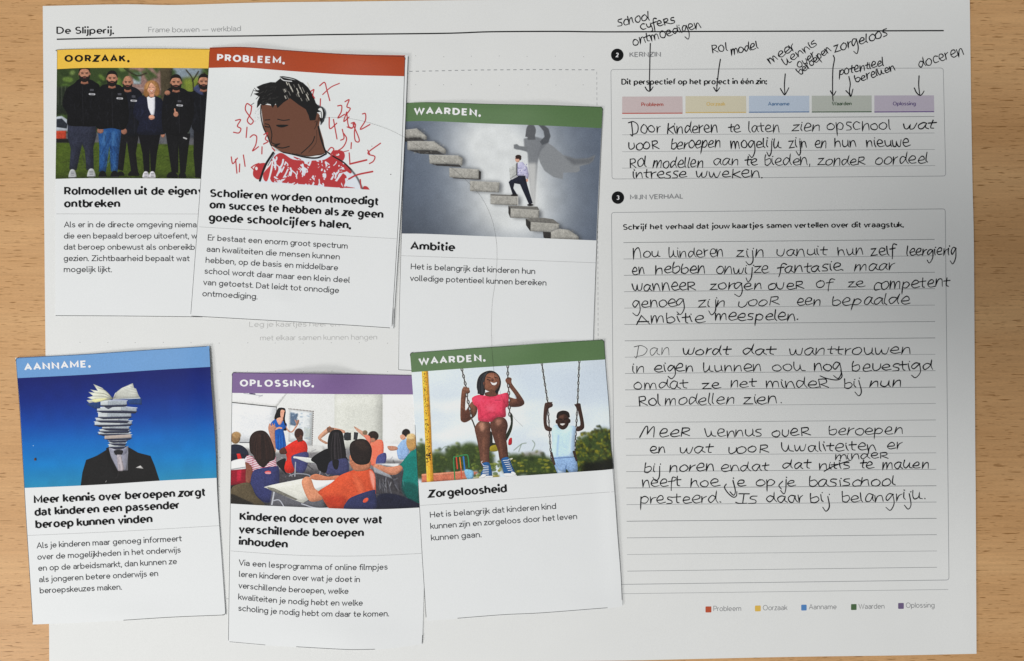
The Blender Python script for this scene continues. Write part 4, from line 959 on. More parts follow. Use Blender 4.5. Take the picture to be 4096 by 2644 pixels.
    E(1474, 1300, 50, 72, (56, 37, 31)); E(1424, 1306, 10, 17, (56, 37, 31)); E(1525, 1302, 10, 17, (48, 32, 28)); P([(1425, 1280), (1430, 1235), (1475, 1218), (1518, 1232), (1526, 1275), (1480, 1245)], (34, 26, 24), True); E(1462, 1270, 26, 20, (96, 66, 54), b=4, op=.7)
    for k in (-1, 1): L([(1473 + k * 12, 1288), (1473 + k * 32, 1286)], 7, (18, 13, 12))
    P([(1450, 1325), (1492, 1323), (1472, 1340)], (205, 196, 190), True); E(1473, 1306, 12, 8, (44, 28, 24))
    P([(1400, 1600), (1552, 1590), (1588, 1640), (1586, 1722), (1535, 1728), (1500, 1690), (1490, 1730), (1438, 1735), (1408, 1670)], (128, 156, 192), True); P([(1420, 1650), (1440, 1700), (1490, 1720), (1440, 1735)], (176, 194, 214), True, b=2); L([(1500, 1660), (1490, 1710)], 7, (84, 110, 150), b=1); L([(1400, 1604), (1552, 1594)], 7, (96, 120, 158))
    L([(1385, 1560), (1405, 1650)], 18, (70, 56, 50)); L([(1565, 1550), (1585, 1620)], 18, (56, 44, 40))
    # girl
    P([(725, 1270), (760, 1370), (790, 1480), (880, 1545), (960, 1540), (1010, 1480), (1062, 1370), (1066, 1260), (1040, 1240), (1050, 1330), (980, 1460), (900, 1480), (800, 1420), (745, 1300)], (46, 54, 40), True); P([(860, 1400), (900, 1400), (905, 1520), (880, 1530)], (38, 36, 30), True)
    P([(1040, 1450), (1062, 1440), (1062, 1490), (1035, 1495)], (170, 30, 44), True); P([(890, 1510), (940, 1500), (950, 1545), (890, 1550)], (136, 122, 36), True)
    P([(655, 1060), (690, 1035), (715, 1050), (720, 1075), (690, 1105), (684, 1220), (735, 1150), (775, 1160), (772, 1250), (700, 1310), (655, 1310), (642, 1260)], (110, 72, 56), True); P([(655, 1200), (680, 1230), (720, 1200), (740, 1260), (690, 1300), (655, 1290)], (82, 50, 40), True, b=3)
    P([(1010, 975), (1030, 952), (1060, 960), (1062, 1000), (1120, 1080), (1160, 1145), (1150, 1175), (1100, 1190), (1020, 1180), (1020, 1110), (1100, 1120), (1030, 1015)], (104, 68, 54), True); P([(1090, 1090), (1155, 1150), (1100, 1185), (1030, 1175), (1100, 1140)], (74, 46, 38), True, b=4, op=.8)
    chain((658, 888), (690, 1030), 11); chain((1030, 862), (1030, 950), 11); chain((695, 1095), (735, 1290), 12, (70, 60, 54)); chain((1034, 1020), (1042, 1250), 12, (70, 60, 54))
    for k in range(4): E(672 + k * 12, 1045 + k * 3, 8, 20, (120, 80, 62), 10); E(1022 + k * 9, 978 + k * 4, 8, 18, (112, 74, 60), -10)
    # legs
    for q, c in (([(760, 1360), (800, 1305), (850, 1300), (885, 1330), (885, 1420), (880, 1560), (876, 1665), (818, 1670), (800, 1560), (775, 1440)], mid), ([(885, 1340), (900, 1290), (950, 1270), (1005, 1285), (1028, 1340), (1015, 1420), (1030, 1540), (1030, 1612), (970, 1625), (950, 1540), (915, 1450)], (82, 52, 42))):
        P(q, c, True)
    P([(790, 1330), (835, 1315), (850, 1360), (820, 1400)], (168, 122, 102), True, b=5, op=.9); P([(925, 1300), (970, 1285), (985, 1320), (945, 1350)], (150, 106, 90), True, b=5, op=.9); P([(820, 1430), (845, 1430), (850, 1640), (826, 1640)], (128, 86, 68), b=5, op=.8); P([(945, 1400), (970, 1400), (1000, 1600), (975, 1600)], (112, 74, 60), b=5, op=.8)
    # shirt
    P([(738, 1120), (790, 1095), (850, 1100), (900, 1090), (960, 1090), (1028, 1080), (1030, 1180), (1010, 1200), (1008, 1270), (940, 1275), (890, 1312), (800, 1305), (786, 1290), (780, 1200), (750, 1170)], (202, 62, 88), True)
    for pts in ([(800, 1280), (880, 1240), (990, 1255)], [(790, 1180), (810, 1260)], [(1000, 1120), (990, 1240)], [(830, 1120), (930, 1110)], [(860, 1260), (900, 1290)]): L(pts, 12, (164, 36, 62), b=3, op=.6)
    L([(925, 1136), (975, 1136)], 3, (110, 30, 50)); P([(850, 1180), (930, 1170), (920, 1230), (860, 1230)], (222, 88, 110), True, b=6, op=.6)
    P([(850, 1075), (940, 1060), (945, 1095), (895, 1108), (848, 1100)], (94, 60, 48), True)
    hair = [(778, 1040), (785, 970), (815, 925), (870, 900), (920, 905), (960, 940), (974, 990), (965, 1040), (940, 1085), (915, 1060), (850, 1050), (835, 1095), (800, 1090)]
    P(hair, (30, 28, 30), True)
    P([(832, 1000), (850, 940), (895, 915), (945, 930), (965, 985), (955, 1030), (915, 1068), (860, 1060), (835, 1035)], (120, 78, 60), True); P([(870, 935), (920, 930), (940, 960), (890, 970)], (158, 108, 86), True, b=5, op=.8)
    for _ in range(26):
        x = r.uniform(785, 850); L([(870, 905), (x, 970), (x - 4 + r.uniform(-6, 6), 1085)], 4, r.choice([(58, 60, 64), (16, 15, 17)]), op=.8)
    L([(862, 968), (885, 978)], 6, (40, 24, 20)); L([(920, 950), (945, 958)], 6, (40, 24, 20)); L([(858, 950), (890, 955)], 5, (48, 30, 26)); E(905, 972, 10, 13, (96, 60, 48))
    P([(885, 988), (915, 998), (945, 990), (930, 1015), (900, 1012)], (228, 218, 212), True); L([(882, 985), (905, 1018), (935, 1018), (948, 988)], 5, (90, 44, 40)); E(838, 1002, 9, 14, (98, 62, 50))
    # shoes (white laced blue canvas)
    for pts, tx, ty in (([(820, 1650), (880, 1645), (902, 1745), (880, 1765), (812, 1765), (815, 1720), (835, 1690)], 0, 0), ([(980, 1612), (1035, 1598), (1062, 1660), (1090, 1740), (1040, 1745), (1000, 1735), (985, 1670)], 0, 0)):
        P(pts, (36, 82, 130), True)
    P([(805, 1755), (900, 1750), (905, 1762), (880, 1772), (808, 1772)], (226, 226, 226), True); P([(998, 1730), (1060, 1728), (1098, 1740), (1094, 1752), (1010, 1750)], (226, 226, 226), True); E(830, 1752, 24, 14, (214, 216, 218), -20); E(1075, 1728, 22, 12, (214, 216, 218), 30)
    for k in range(6):
        L([(832 - k * 1.5, 1668 + k * 14), (872, 1672 + k * 14)], 5, (230, 232, 234)); L([(992 + k * 8, 1625 + k * 16), (1035 + k * 6, 1620 + k * 16)], 5, (230, 232, 234))
    L([(835, 1668), (815, 1640), (825, 1630)], 4, (225, 225, 225)); L([(1035, 1615), (1068, 1605), (1050, 1620)], 4, (225, 225, 225))
    p.px[:] = p.px * 1.2 - blur(p.px, 3) * .2
    return p.image("swings_photo_print", 1.26, 6, 1.08)
# ------------------------------------------------------------------ materials
GL = 1.30
m_paper = mat("worksheet_paper", (226, 227, 226), .75, 1.0, .035, .15, .25, 2600)
m_card = mat("card_paper", (228, 230, 231), .7, 1.0, .025, .18, .2, 2600)
m_black = mat("print_black", (16, 17, 19), .6, 1, 0, .12)
m_body = mat("print_dark_grey", (38, 40, 45), .6)
m_white = mat("print_white", (236, 236, 238), .6, 1.0, .02)
m_line = mat("print_hairline", (176, 177, 178), .7)
m_edge = mat("print_border", (34, 36, 40), .6)
m_rule = mat("print_rule", (128, 130, 133), .7)
m_rule2 = mat("print_rule_pale", (160, 162, 164), .7)
m_frame = mat("print_frame_grey", (152, 154, 157), .7)
m_grey = mat("print_grey_lettering", (148, 149, 150), .7)
m_grey2 = mat("print_mid_grey_lettering", (140, 141, 143), .7)
m_pale = mat("print_pale_lettering", (184, 184, 183), .7)
m_pen = mat("pen_ink", (13, 14, 20), .45, 1, 0, .25)
m_hair = mat("hair_fibre", (52, 48, 46), .4)
m_crumb = mat("crumb_brown", (92, 66, 48), .8, 1, .2)
bands = dict(yellow=(224, 180, 66), red=(160, 60, 20), green=(82, 112, 70), blue=(100, 146, 196), purple=(116, 90, 138))
m_band = {k: mat("print_band_" + k, v, .5, 1.16 if k in ('yellow', 'blue', 'red') else 1.14, .07, .25, .15, 1500) for k, v in bands.items()}

def wood():
    m = bpy.data.materials.new("beech_veneer"); m.use_nodes = True
    nt = m.node_tree; N = nt.nodes; Lk = nt.links; b = N["Principled BSDF"]
    tc = N.new("ShaderNodeTexCoord")
    def noise(sx, sy, detail=2, rough=.5, off=0.0, rot=0.0):
        mp = N.new("ShaderNodeMapping"); mp.inputs["Scale"].default_value = (sx, sy, 1); mp.inputs["Location"].default_value = (off, off * 1.7, 0); mp.inputs["Rotation"].default_value = (0, 0, rot)
        Lk.new(tc.outputs["Object"], mp.inputs["Vector"])
        n = N.new("ShaderNodeTexNoise"); n.inputs["Scale"].default_value = 1; n.inputs["Detail"].default_value = detail; n.inputs["Roughness"].default_value = rough
        Lk.new(mp.outputs[0], n.inputs["Vector"]); return n.outputs[0]
    def ramp(src, stops):
        r = N.new("ShaderNodeValToRGB"); e = r.color_ramp.elements
        while len(e) < len(stops): e.new(.5)
        for k, (p, c) in enumerate(stops): e[k].position = p; e[k].color = (*c, 1) if not np.isscalar(c) else (c, c, c, 1)
        Lk.new(src, r.inputs[0]); return r.outputs[0]
    def mix(f, a, bb, mode='MIX'):
        x = N.new("ShaderNodeMix"); x.data_type = 'RGBA'; x.blend_type = mode
        if np.isscalar(f): x.inputs[0].default_value = f
        else: Lk.new(f, x.inputs[0])
        for i, v in ((6, a), (7, bb)):
            if isinstance(v, tuple): x.inputs[i].default_value = (*v, 1)
            else: Lk.new(v, x.inputs[i])
        return x.outputs[2]
    A_ = tuple(srgb((204, 159, 110))); B_ = tuple(srgb((215, 172, 122))); C_ = tuple(srgb((194, 148, 99)))
    base = ramp(noise(5, 34, 4, .55, 3.1, .02), [(.3, C_), (.5, A_), (.72, B_)])
    fine = ramp(noise(34, 900, 3, .6, 7.7, .015), [(.25, .86), (.75, 1.08)])
    col = mix(1.0, base, fine, 'MULTIPLY')
    pores = ramp(noise(700, 3300, 1, .5, 1.3), [(.3, .93), (.7, 1.05)])
    col = mix(1.0, col, pores, 'MULTIPLY')
    f1 = ramp(noise(120, 1500, 1.0, .4, 5.2, .03), [(.655, 0.0), (.715, 1.0)])
    f2 = ramp(noise(170, 1900, 1.0, .4, 11.2, -.035), [(.67, 0.0), (.745, 1.0)])
    fl = N.new("ShaderNodeMath"); fl.operation = 'MAXIMUM'
    Lk.new(f1, fl.inputs[0]); Lk.new(f2, fl.inputs[1])
    fm = N.new("ShaderNodeMath"); fm.operation = 'MULTIPLY'; Lk.new(fl.outputs[0], fm.inputs[0]); fm.inputs[1].default_value = .95
    col = mix(fm.outputs[0], col, tuple(srgb((140, 98, 52))))
    Lk.new(col, b.inputs["Base Color"])
    b.inputs["Roughness"].default_value = .42; b.inputs["Specular IOR Level"].default_value = .3
    bp = N.new("ShaderNodeBump"); bp.inputs["Strength"].default_value = .12; bp.inputs["Distance"].default_value = .0002; bp.invert = True
    Lk.new(fl.outputs[0], bp.inputs["Height"]); Lk.new(bp.outputs[0], b.inputs["Normal"])
    return m
m_wood = wood()

# ------------------------------------------------------------------ the desk
def desk():
    import bmesh
    bm = bmesh.new()
    bmesh.ops.create_cube(bm, size=1.0)
    for v in bm.verts: v.co.x *= 1.4; v.co.y *= .8; v.co.z = (v.co.z - .5) * .025
    bmesh.ops.bevel(bm, geom=bm.edges[:], offset=.0015, segments=2, affect='EDGES')
    me = bpy.data.meshes.new("desk_top"); bm.to_mesh(me); bm.free()
    me.materials.append(m_wood)
    o = bpy.data.objects.new("desk_top", me); COL.objects.link(o)
    o['kind'] = 'structure'
desk()

# ------------------------------------------------------------------ the worksheet
def wlift(u, v):
    return .00020 * (np.sin(u * 9.0 + 1.2) * np.cos(v * 4.0 + .4) + 1) + .00012 * (np.sin(u * 17 + v * 9) * np.sin(v * 13 - u * 5 + 2) + 1) + .00008 * np.exp(-((v) / .05) ** 2) * (np.sin(u * 11) + 1.1) + .0006 * np.exp(-((1 - u) / .03) ** 2) * np.exp(-((v - .93) / .2) ** 2)
ws = Sheet([(171, 24), (494, 17), (700, 20), (1045, 10), (1400, 6), (1844, 0), (2400, -4), (3100, -6), (3879, -8)],
           [(3879, -8), (3884, 375), (3890, 740), (3895, 947), (3898, 1341), (3901, 1793), (3903, 2000), (3906, 2615)],
           [(197, 2662), (1200, 2655), (2000, 2648), (2499, 2642), (2647, 2639), (3140, 2628), (3565, 2622), (3906, 2615)],
           [(171, 24), (174, 395), (176, 760), (178, 996), (182, 1410), (190, 2000), (196, 2496), (197, 2662)],
           .00035, wlift)
wroot = empty("worksheet", "large white paper worksheet covered in handwriting, lying on the beech desk under six printed cards", "worksheet", (*W(2048, 1322, 0)[:2], .0003))
v, f = ws.solid(120, 84, .00014)
link("paper_sheet", v, f, m_paper, wroot, top=120 * 84)

def pline(name, sheet, pts, w, material, parent, off=.00003, seg=60):
    k = Ink(sheet, off); k.stroke(pts, w, 'butt', seg); return k.done(name, material, parent)
pline("header_rule", ws, crom([(227, 157), (523, 150), (700, 147), (1045, 143), (1341, 138), (1724, 134), (1844, 131.5), (1967, 127), (2239, 125.5), (2424, 127.5), (2893, 125.5), (3072, 125), (3775, 122.5)], 5), 5.2, m_black, wroot)
text(ws, "De Slijperij.", cs('A', (463, 275), (917, 275)), 20.5, .30, "sheet_title", m_black, wroot, straight_l=True)
text(ws, "Frame bouwen — werkblad", cs('A', (1205, 263), (1560, 261), (1950, 252)), 15.5, .15, "sheet_subtitle", m_grey, wroot, straight_l=True)
text(ws, "Leg je kaartjes neer en", cs('C', (605, 1232), (1330, 1228)), 15.5, .15, "hint_lettering", m_pale, wroot, straight_l=True)
text(ws, "met elkaar samen kunnen hangen", cs('C', (692, 1342), (1635, 1335)), 15.5, .15, "hint_lettering", m_pale, wroot, straight_l=True)

# dashed frame (top and right side are bare) and faint dot grid
k = Ink(ws, .00003)
for i in range(29):
    x0 = 1637 + i * 26.0; y = np.interp(x0, [1637, 1900, 2150, 2380], [285.5, 280, 278, 279.5])
    k.stroke([(x0, y), (x0 + 13, y)], 3.2, 'butt')
y = 287
while y < 1420:
    x = np.interp(y, [287, 425, 1040, 1360], [2387, 2388, 2391.5, 2392.5]); k.stroke([(x, y), (x, y + 11)], 1.8, 'butt'); y += 20.5
k.done("dashed_frame", m_frame, wroot)
k = Ink(ws, .00003)
for i in range(20):
    for j in range(20):
        x, y = 318 + i * 112.0 + R.uniform(-2, 2), 225 + j * 114.6 + R.uniform(-2, 2)
        if x > 2380 or y > 2440: continue
        k.fill([(x - 1.3, y - 1.3), (x + 1.3, y - 1.3), (x + 1.3, y + 1.3), (x - 1.3, y + 1.3)])
o = k.done("dot_grid", m_grey, wroot); o['kind'] = 'stuff'

def rrect(pts, r, n=5):
    """closed rounded outline through four corner points"""
    p = [np.array(q, float) for q in pts]; out = []
    for i in range(4):
        a, b, c = p[i - 1], p[i], p[(i + 1) % 4]
        d1 = (a - b) / np.hypot(*(a - b)); d2 = (c - b) / np.hypot(*(c - b))
        for t in np.linspace(0, 1, n): 
            q = b + d1 * r * (1 - t) ** 2 + d2 * r * t ** 2
            out.append(tuple(q))
    return out
b1 = rrect([(2443.5, 278), (3773, 272), (3783, 704), (2448, 716)], 11)
pline("box_frame", ws, b1 + [b1[0]], 2.0, m_frame, wroot, seg=50)
b2 = rrect([(2446, 850), (3781, 835.5), (3796, 2320), (2459, 2338)], 11)
pline("box_frame", ws, b2 + [b2[0]], 2.3, m_frame, wroot, seg=50)
def ruled(a, b, strong, w=1.9):
    pline("ruled_line", ws, [a, b], w, m_rule if strong else m_rule2, wroot, seg=60)
for i, (l, r_) in enumerate([((178, 960), (1348, 944)), ((180, 1093), (1350, 1078)), ((180, 1230), (1352, 1211)), ((180, 1363), (1355, 1342))]):
    ruled(c2('P', *l), c2('Q', *r_), i == 0, 2.2 if i == 0 else 1.8)
for i in range(21):
    t = i / 20
    yl = np.interp(i, [0, 5, 10, 15, 20], [970.4, 1298, 1625, 1952, 2284.7]); yr = np.interp(i, [0, 5, 10, 15, 20], [957.6, 1286, 1614, 1943, 2269])
    ruled((2494 + 15 * t, yl), (3738 + 10 * t, yr), i % 3 != 1, 1.6 + R.uniform(0, .7))
pline("footer_rule", ws, [(905, 2395), (2490, 2375), (3793, 2358)], 1.7, m_rule2, wroot, seg=60)

for crop, cx, cy, num, ttl, a, b in (('P', 140, 445, '2', "KERNZIN", (243, 463), (490, 460)), ('R', 145, 183, '3', "MIJN VERHAAL", (248, 200), (672, 192))):
    x, y = c2(crop, cx, cy)
    k = Ink(ws, .00004); k.fill([(x + 25.2 * cos(t), y + 25.2 * sin(t)) for t in np.linspace(0, 2 * pi, 40, endpoint=False)])
    bd = k.done("section_badge", m_black, wroot)
    text(ws, num, [(x - 4, y + 9), (x + 4, y + 9)], 12.5, .30, "badge_numeral", m_white, bd, off=.00009)
    text(ws, ttl, cs(crop, a, b), 14.2, .32, "section_title", m_grey2, wroot)
text(ws, "Dit perspectief op het project in één zin:", cs('P', (178, 687), (1348, 683)), 17.0, .31, "instruction_lettering", m_black, wroot, straight_l=True)
text(ws, "Schrijf het verhaal dat jouw kaartjes samen vertellen over dit vraagstuk.", [c2('R', 190, 446), c2('R', 1560, 430), c2('S', 1095, 425)], 16.6, .31, "instruction_lettering", m_black, wroot, straight_l=True)

chips = [('Probleem', 'P', (180, 783), (668, 781), (671, 921), (179, 923), (338, 511, 862), (204, 188, 188), (180, 76, 62), (166, 80, 70)),
         ('Oorzaak', 'P', (693, 779), (1184, 778), (1186, 915), (693, 917), (866, 1012, 858), (212, 205, 181), (204, 176, 108), (204, 178, 116)),
         ('Aanname', 'P', (1207, 777), (1696, 776), (1697, 911), (1207, 914), (1366, 1533, 857), (190, 202, 218), (84, 116, 158), (90, 120, 156)),
         ('Waarden', 'Q', (355, 776), (840, 774), (841, 910), (355, 912), (522, 675, 855), (186, 190, 182), (62, 88, 66), (68, 88, 68)),
         ('Oplossing', 'Q', (862, 774), (1345, 773), (1348, 909), (862, 912), (1015, 1195, 855), (190, 182, 196), (106, 84, 138), (104, 92, 130))]
for nm, crop, a, b, c, d, (tx0, tx1, ty), bg, un, tc_ in chips:
    q = cs(crop, a, b, c, d)
    k = Ink(ws, .00003); k.quad(q, 10, 3)
    ch = k.done("category_chip", mat("print_chip_" + nm.lower(), bg, .7, 1.02, .05, .2, 0, 1800), wroot)
    e = cs(crop, (a[0], d[1] - 4), (b[0], c[1] - 4))
    kk = Ink(ws, .00006); kk.stroke(e, 4.0, 'butt', 60); kk.done("chip_underline", mat("print_underline_" + nm.lower(), un, .7, 1.1), ch)
    text(ws, nm, cs(crop, (tx0, ty), (tx1, ty - 1)), 11.0, .31, "chip_lettering", mat("print_lettering_" + nm.lower(), tc_, .7, 1.1), ch, off=.00007, straight_l=True)

leg = [("Probleem", (168, 72, 44), 'X', 855, 903, 1098, 1147, 922, 1142, 1137), ("Oorzaak", (200, 164, 74), 'X', 1256, 1303, 1091, 1138, 1323, 1515, 1130),
       ("Aanname", (72, 118, 172), 'X', 1631, 1675, 1084, 1131, 1697, 1915, 1123), ("Waarden", (66, 92, 60), 'V', 673, 718, 1079, 1127, 738, 942, 1119), ("Oplossing", (98, 84, 116), 'V', 1055, 1101, 1070, 1118, 1120, 1348, 1110)]
for nm, c, crop, x0, x1, y0, y1, t0, t1, ty in leg:
    k = Ink(ws, .00004); k.fill(rrect(cs(crop, (x0, y0), (x1, y0 - .5), (x1, y1 - .5), (x0, y1)), 3.2, 4))
    k.done("legend_swatch", mat("print_swatch_" + nm.lower(), c, .6, 1.25, .06), wroot)
    text(ws, nm, cs(crop, (t0, ty), (t1, ty - 2)), 15.2, .16, "legend_lettering", m_grey2, wroot, straight_l=True)

# ------------------------------------------------------------------ handwriting
hr = random.Random(31)
PEN = 4.8
def hw(crop, s, x0, y0, x1, y1, xh, pen=PEN):
    hand(ws, s, c2(crop, x0, y0), c2(crop, x1, y1), xh * Z, pen, m_pen, wroot, hr)
lines = [
 ('P', [("Door", 245, 1076, 490, 1072, 62), ("kinderen", 545, 1080, 950, 1074, 60), ("te", 1035, 1070, 1135, 1070, 56), ("laten", 1200, 1072, 1452, 1068, 58), ("zien", 1555, 1062, 1775, 1060, 58),
        ("vooR", 232, 1214, 472, 1208, 56), ("beroepen", 570, 1206, 970, 1192, 58), ("mogelij%", 1058, 1202, 1462, 1196, 58), ("zijn", 1528, 1194, 1675, 1192, 58), ("en", 1735, 1198, 1830, 1196, 52),
        ("Rol", 238, 1356, 378, 1352, 62), ("modellen", 428, 1360, 834, 1354, 62), ("aan", 915, 1342, 1118, 1338, 56), ("te", 1172, 1340, 1270, 1338, 54), ("bieden,", 1325, 1340, 1700, 1336, 60),
        ("intresse", 262, 1444, 690, 1440, 52), ("wweken.", 770, 1440, 1312, 1438, 54)]),
 ('Q', [("opschool", 475, 1056, 1000, 1048, 58), ("wat", 1088, 1048, 1352, 1040, 56), ("hun", 538, 1195, 716, 1190, 56), ("nieuwe", 795, 1192, 1143, 1186, 56), ("zondeR", 400, 1340, 788, 1338, 58), ("oordeel", 862, 1334, 1295, 1320, 58)]),
 ('R', [("Nou", 262, 672, 478, 660, 56), ("%inderen", 552, 668, 1002, 662, 56), ("zijn", 1105, 664, 1322, 660, 54), ("en", 256, 806, 360, 802, 52), ("hebben", 446, 800, 850, 792, 58), ("onwijze", 933, 800, 1366, 796, 56), ("fantasie.", 1438, 796, 1968, 770, 56),
        ("wanneeR", 262, 938, 778, 932, 58), ("zorgen", 886, 930, 1306, 922, 56), ("oveR", 1356, 930, 1652, 922, 56), ("genoeg", 258, 1072, 682, 1062, 60), ("zijn", 790, 1070, 1016, 1064, 56), ("vooR", 1110, 1070, 1450, 1052, 54), ("een", 1590, 1056, 1786, 1052, 52),
        ("Ambitie", 300, 1202, 836, 1192, 58), ("meespelen.", 930, 1180, 1604, 1174, 56)]),
 ('S', [("vanuit", 70, 656, 478, 650, 56), ("hun", 565, 652, 766, 646, 52), ("zelf", 832, 652, 1032, 646, 56), ("leergierig", 1118, 652, 1522, 644, 54), ("maar", 697, 780, 1026, 768, 54), ("of", 390, 916, 522, 910, 54), ("ze", 648, 910, 782, 906, 50), ("competent", 850, 930, 1466, 900, 58), ("bepaalde", 512, 1056, 1140, 1044, 58)]),
 ('T', [("Dan", 275, 244, 566, 242, 58, 2.6), ("wordt", 665, 244, 1042, 240, 52), ("dat", 1150, 242, 1412, 238, 50), ("in", 258, 392, 360, 388, 54), ("eigen", 435, 380, 752, 374, 54), ("%unnen", 833, 380, 1308, 372, 56),
        ("omdat", 274, 522, 710, 512, 58), ("ze", 825, 516, 972, 514, 50), ("net", 1050, 506, 1256, 502, 54), ("mindeR", 1345, 508, 1858, 510, 56), ("Rol", 312, 650, 488, 648, 60), ("modellen", 520, 650, 1084, 640, 60), ("zien.", 1160, 642, 1462, 632, 56),
        ("MeeR", 325, 912, 726, 900, 60), ("%ennus", 858, 908, 1308, 900, 54), ("oveR", 1392, 908, 1696, 896, 52), ("en", 408, 1036, 530, 1032, 52), ("wat", 640, 1040, 908, 1034, 52), ("vooR", 1030, 1040, 1364, 1030, 52),
        ("bij", 350, 1194, 480, 1192, 56), ("noren", 556, 1190, 924, 1180, 54), ("endat", 980, 1184, 1364, 1178, 54), ("neeft", 338, 1310, 656, 1304, 56), ("hoe", 730, 1310, 960, 1306, 54), ("je", 1060, 1308, 1168, 1304, 54), ("op", 1258, 1308, 1418, 1304, 54), ("je", 1478, 1306, 1580, 1302, 50),
        ("presteerd.", 318, 1448, 974, 1440, 58), ("Is", 1082, 1448, 1268, 1444, 60), ("daar", 1352, 1440, 1652, 1434, 56)]),
 ('U', [("wanttrouwen", 170, 240, 1148, 232, 54), ("oo%", 34, 372, 292, 366, 56), ("nog", 364, 370, 592, 362, 54), ("bevestigd", 676, 376, 1328, 360, 54), ("bij", 620, 510, 755, 504, 54), ("nun", 822, 500, 1072, 496, 54),
        ("beroepen", 483, 892, 1088, 882, 54), ("%waliteiten", 110, 1028, 880, 1014, 54), ("er", 962, 1008, 1088, 1004, 52), ("mindeR", 538, 1090, 968, 1080, 42), ("dat", 110, 1168, 336, 1162, 52), ("nitis", 412, 1168, 662, 1162, 48), ("te", 738, 1166, 852, 1162, 50), ("ma%en", 922, 1166, 1300, 1158, 52),
        ("basischool", 322, 1306, 1034, 1300, 56), ("bij", 340, 1440, 498, 1436, 56), ("belangrij%.", 592, 1440, 1272, 1410, 58)]),
 ('P', [("School", 140, 212, 402, 160, 46), ("cyfeRs", 335, 243, 610, 186, 46), ("ontmoedigen", 268, 368, 818, 222, 50), ("Rol", 905, 424, 1032, 412, 54), ("model", 1062, 448, 1282, 392, 46), ("meer", 1378, 522, 1590, 392, 50), ("%ennis", 1498, 532, 1760, 362, 44), ("over", 1608, 552, 1748, 462, 42), ("beroepen", 1622, 608, 1872, 410, 40)]),
 ('Q', [("zorgeloos", 535, 424, 968, 290, 50), ("potentieel", 574, 612, 940, 530, 44), ("berei%en", 710, 668, 1030, 570, 42), ("doceren", 1225, 552, 1586, 440, 52)]),
]
for crop, ww in lines:
    for t in ww: hw(crop, *t[:6], *(t[6:] or ()))
def strokes(name, crop, paths, pen=PEN, wob=1.2):
    k = Ink(ws, .00006)
    for q in paths:
        pts = crom([(x + hr.uniform(-wob, wob), y + hr.uniform(-wob, wob)) for x, y in q], 5)
        n = len(pts); k.stroke([c2(crop, *a) for a in pts], [pen * (1 - .25 * (i / n) ** 2) for i in range(n)])
    k.done(name, m_pen, wroot)
strokes("drawn_arrow", 'P', [[(407, 352), (404, 450), (402, 560), (400, 660), (403, 736)], [(365, 705), (382, 732), (403, 739), (418, 722), (430, 704)], [(410, 690), (408, 735)]])
strokes("drawn_arrow", 'P', [[(975, 480), (962, 570), (950, 680), (944, 738)], [(922, 708), (933, 728), (943, 742), (956, 730), (970, 710)]])
strokes("drawn_arrow", 'P', [[(1502, 600), (1494, 690), (1498, 766)], [(1463, 718), (1482, 752), (1498, 768), (1516, 742), (1530, 712)]])
strokes("drawn_arrow", 'Q', [[(530, 450), (538, 480), (526, 560), (524, 700), (524, 790), (529, 820)], [(507, 738), (522, 764), (534, 768), (550, 740)]])
strokes("drawn_arrow", 'Q', [[(655, 620), (666, 680), (660, 740), (672, 780)], [(632, 735), (655, 758), (672, 781), (688, 722)]])
strokes("drawn_arrow", 'Q', [[(1224, 615), (1222, 690), (1230, 772)], [(1187, 713), (1204, 750), (1232, 774), (1250, 760), (1264, 737)]])
strokes("crossing_out_stroke", 'U', [[(455, 1186), (520, 1150), (600, 1120), (672, 1096)]])
strokes("pen_loop", 'T', [[(1022, 1290), (1010, 1318), (1040, 1365), (1080, 1396), (1104, 1386), (1110, 1350)], [(1480, 1266), (1450, 1300), (1470, 1330)]])
strokes("pen_loop", 'U', [[(590, 365), (600, 420), (560, 445), (480, 435), (422, 412)]])

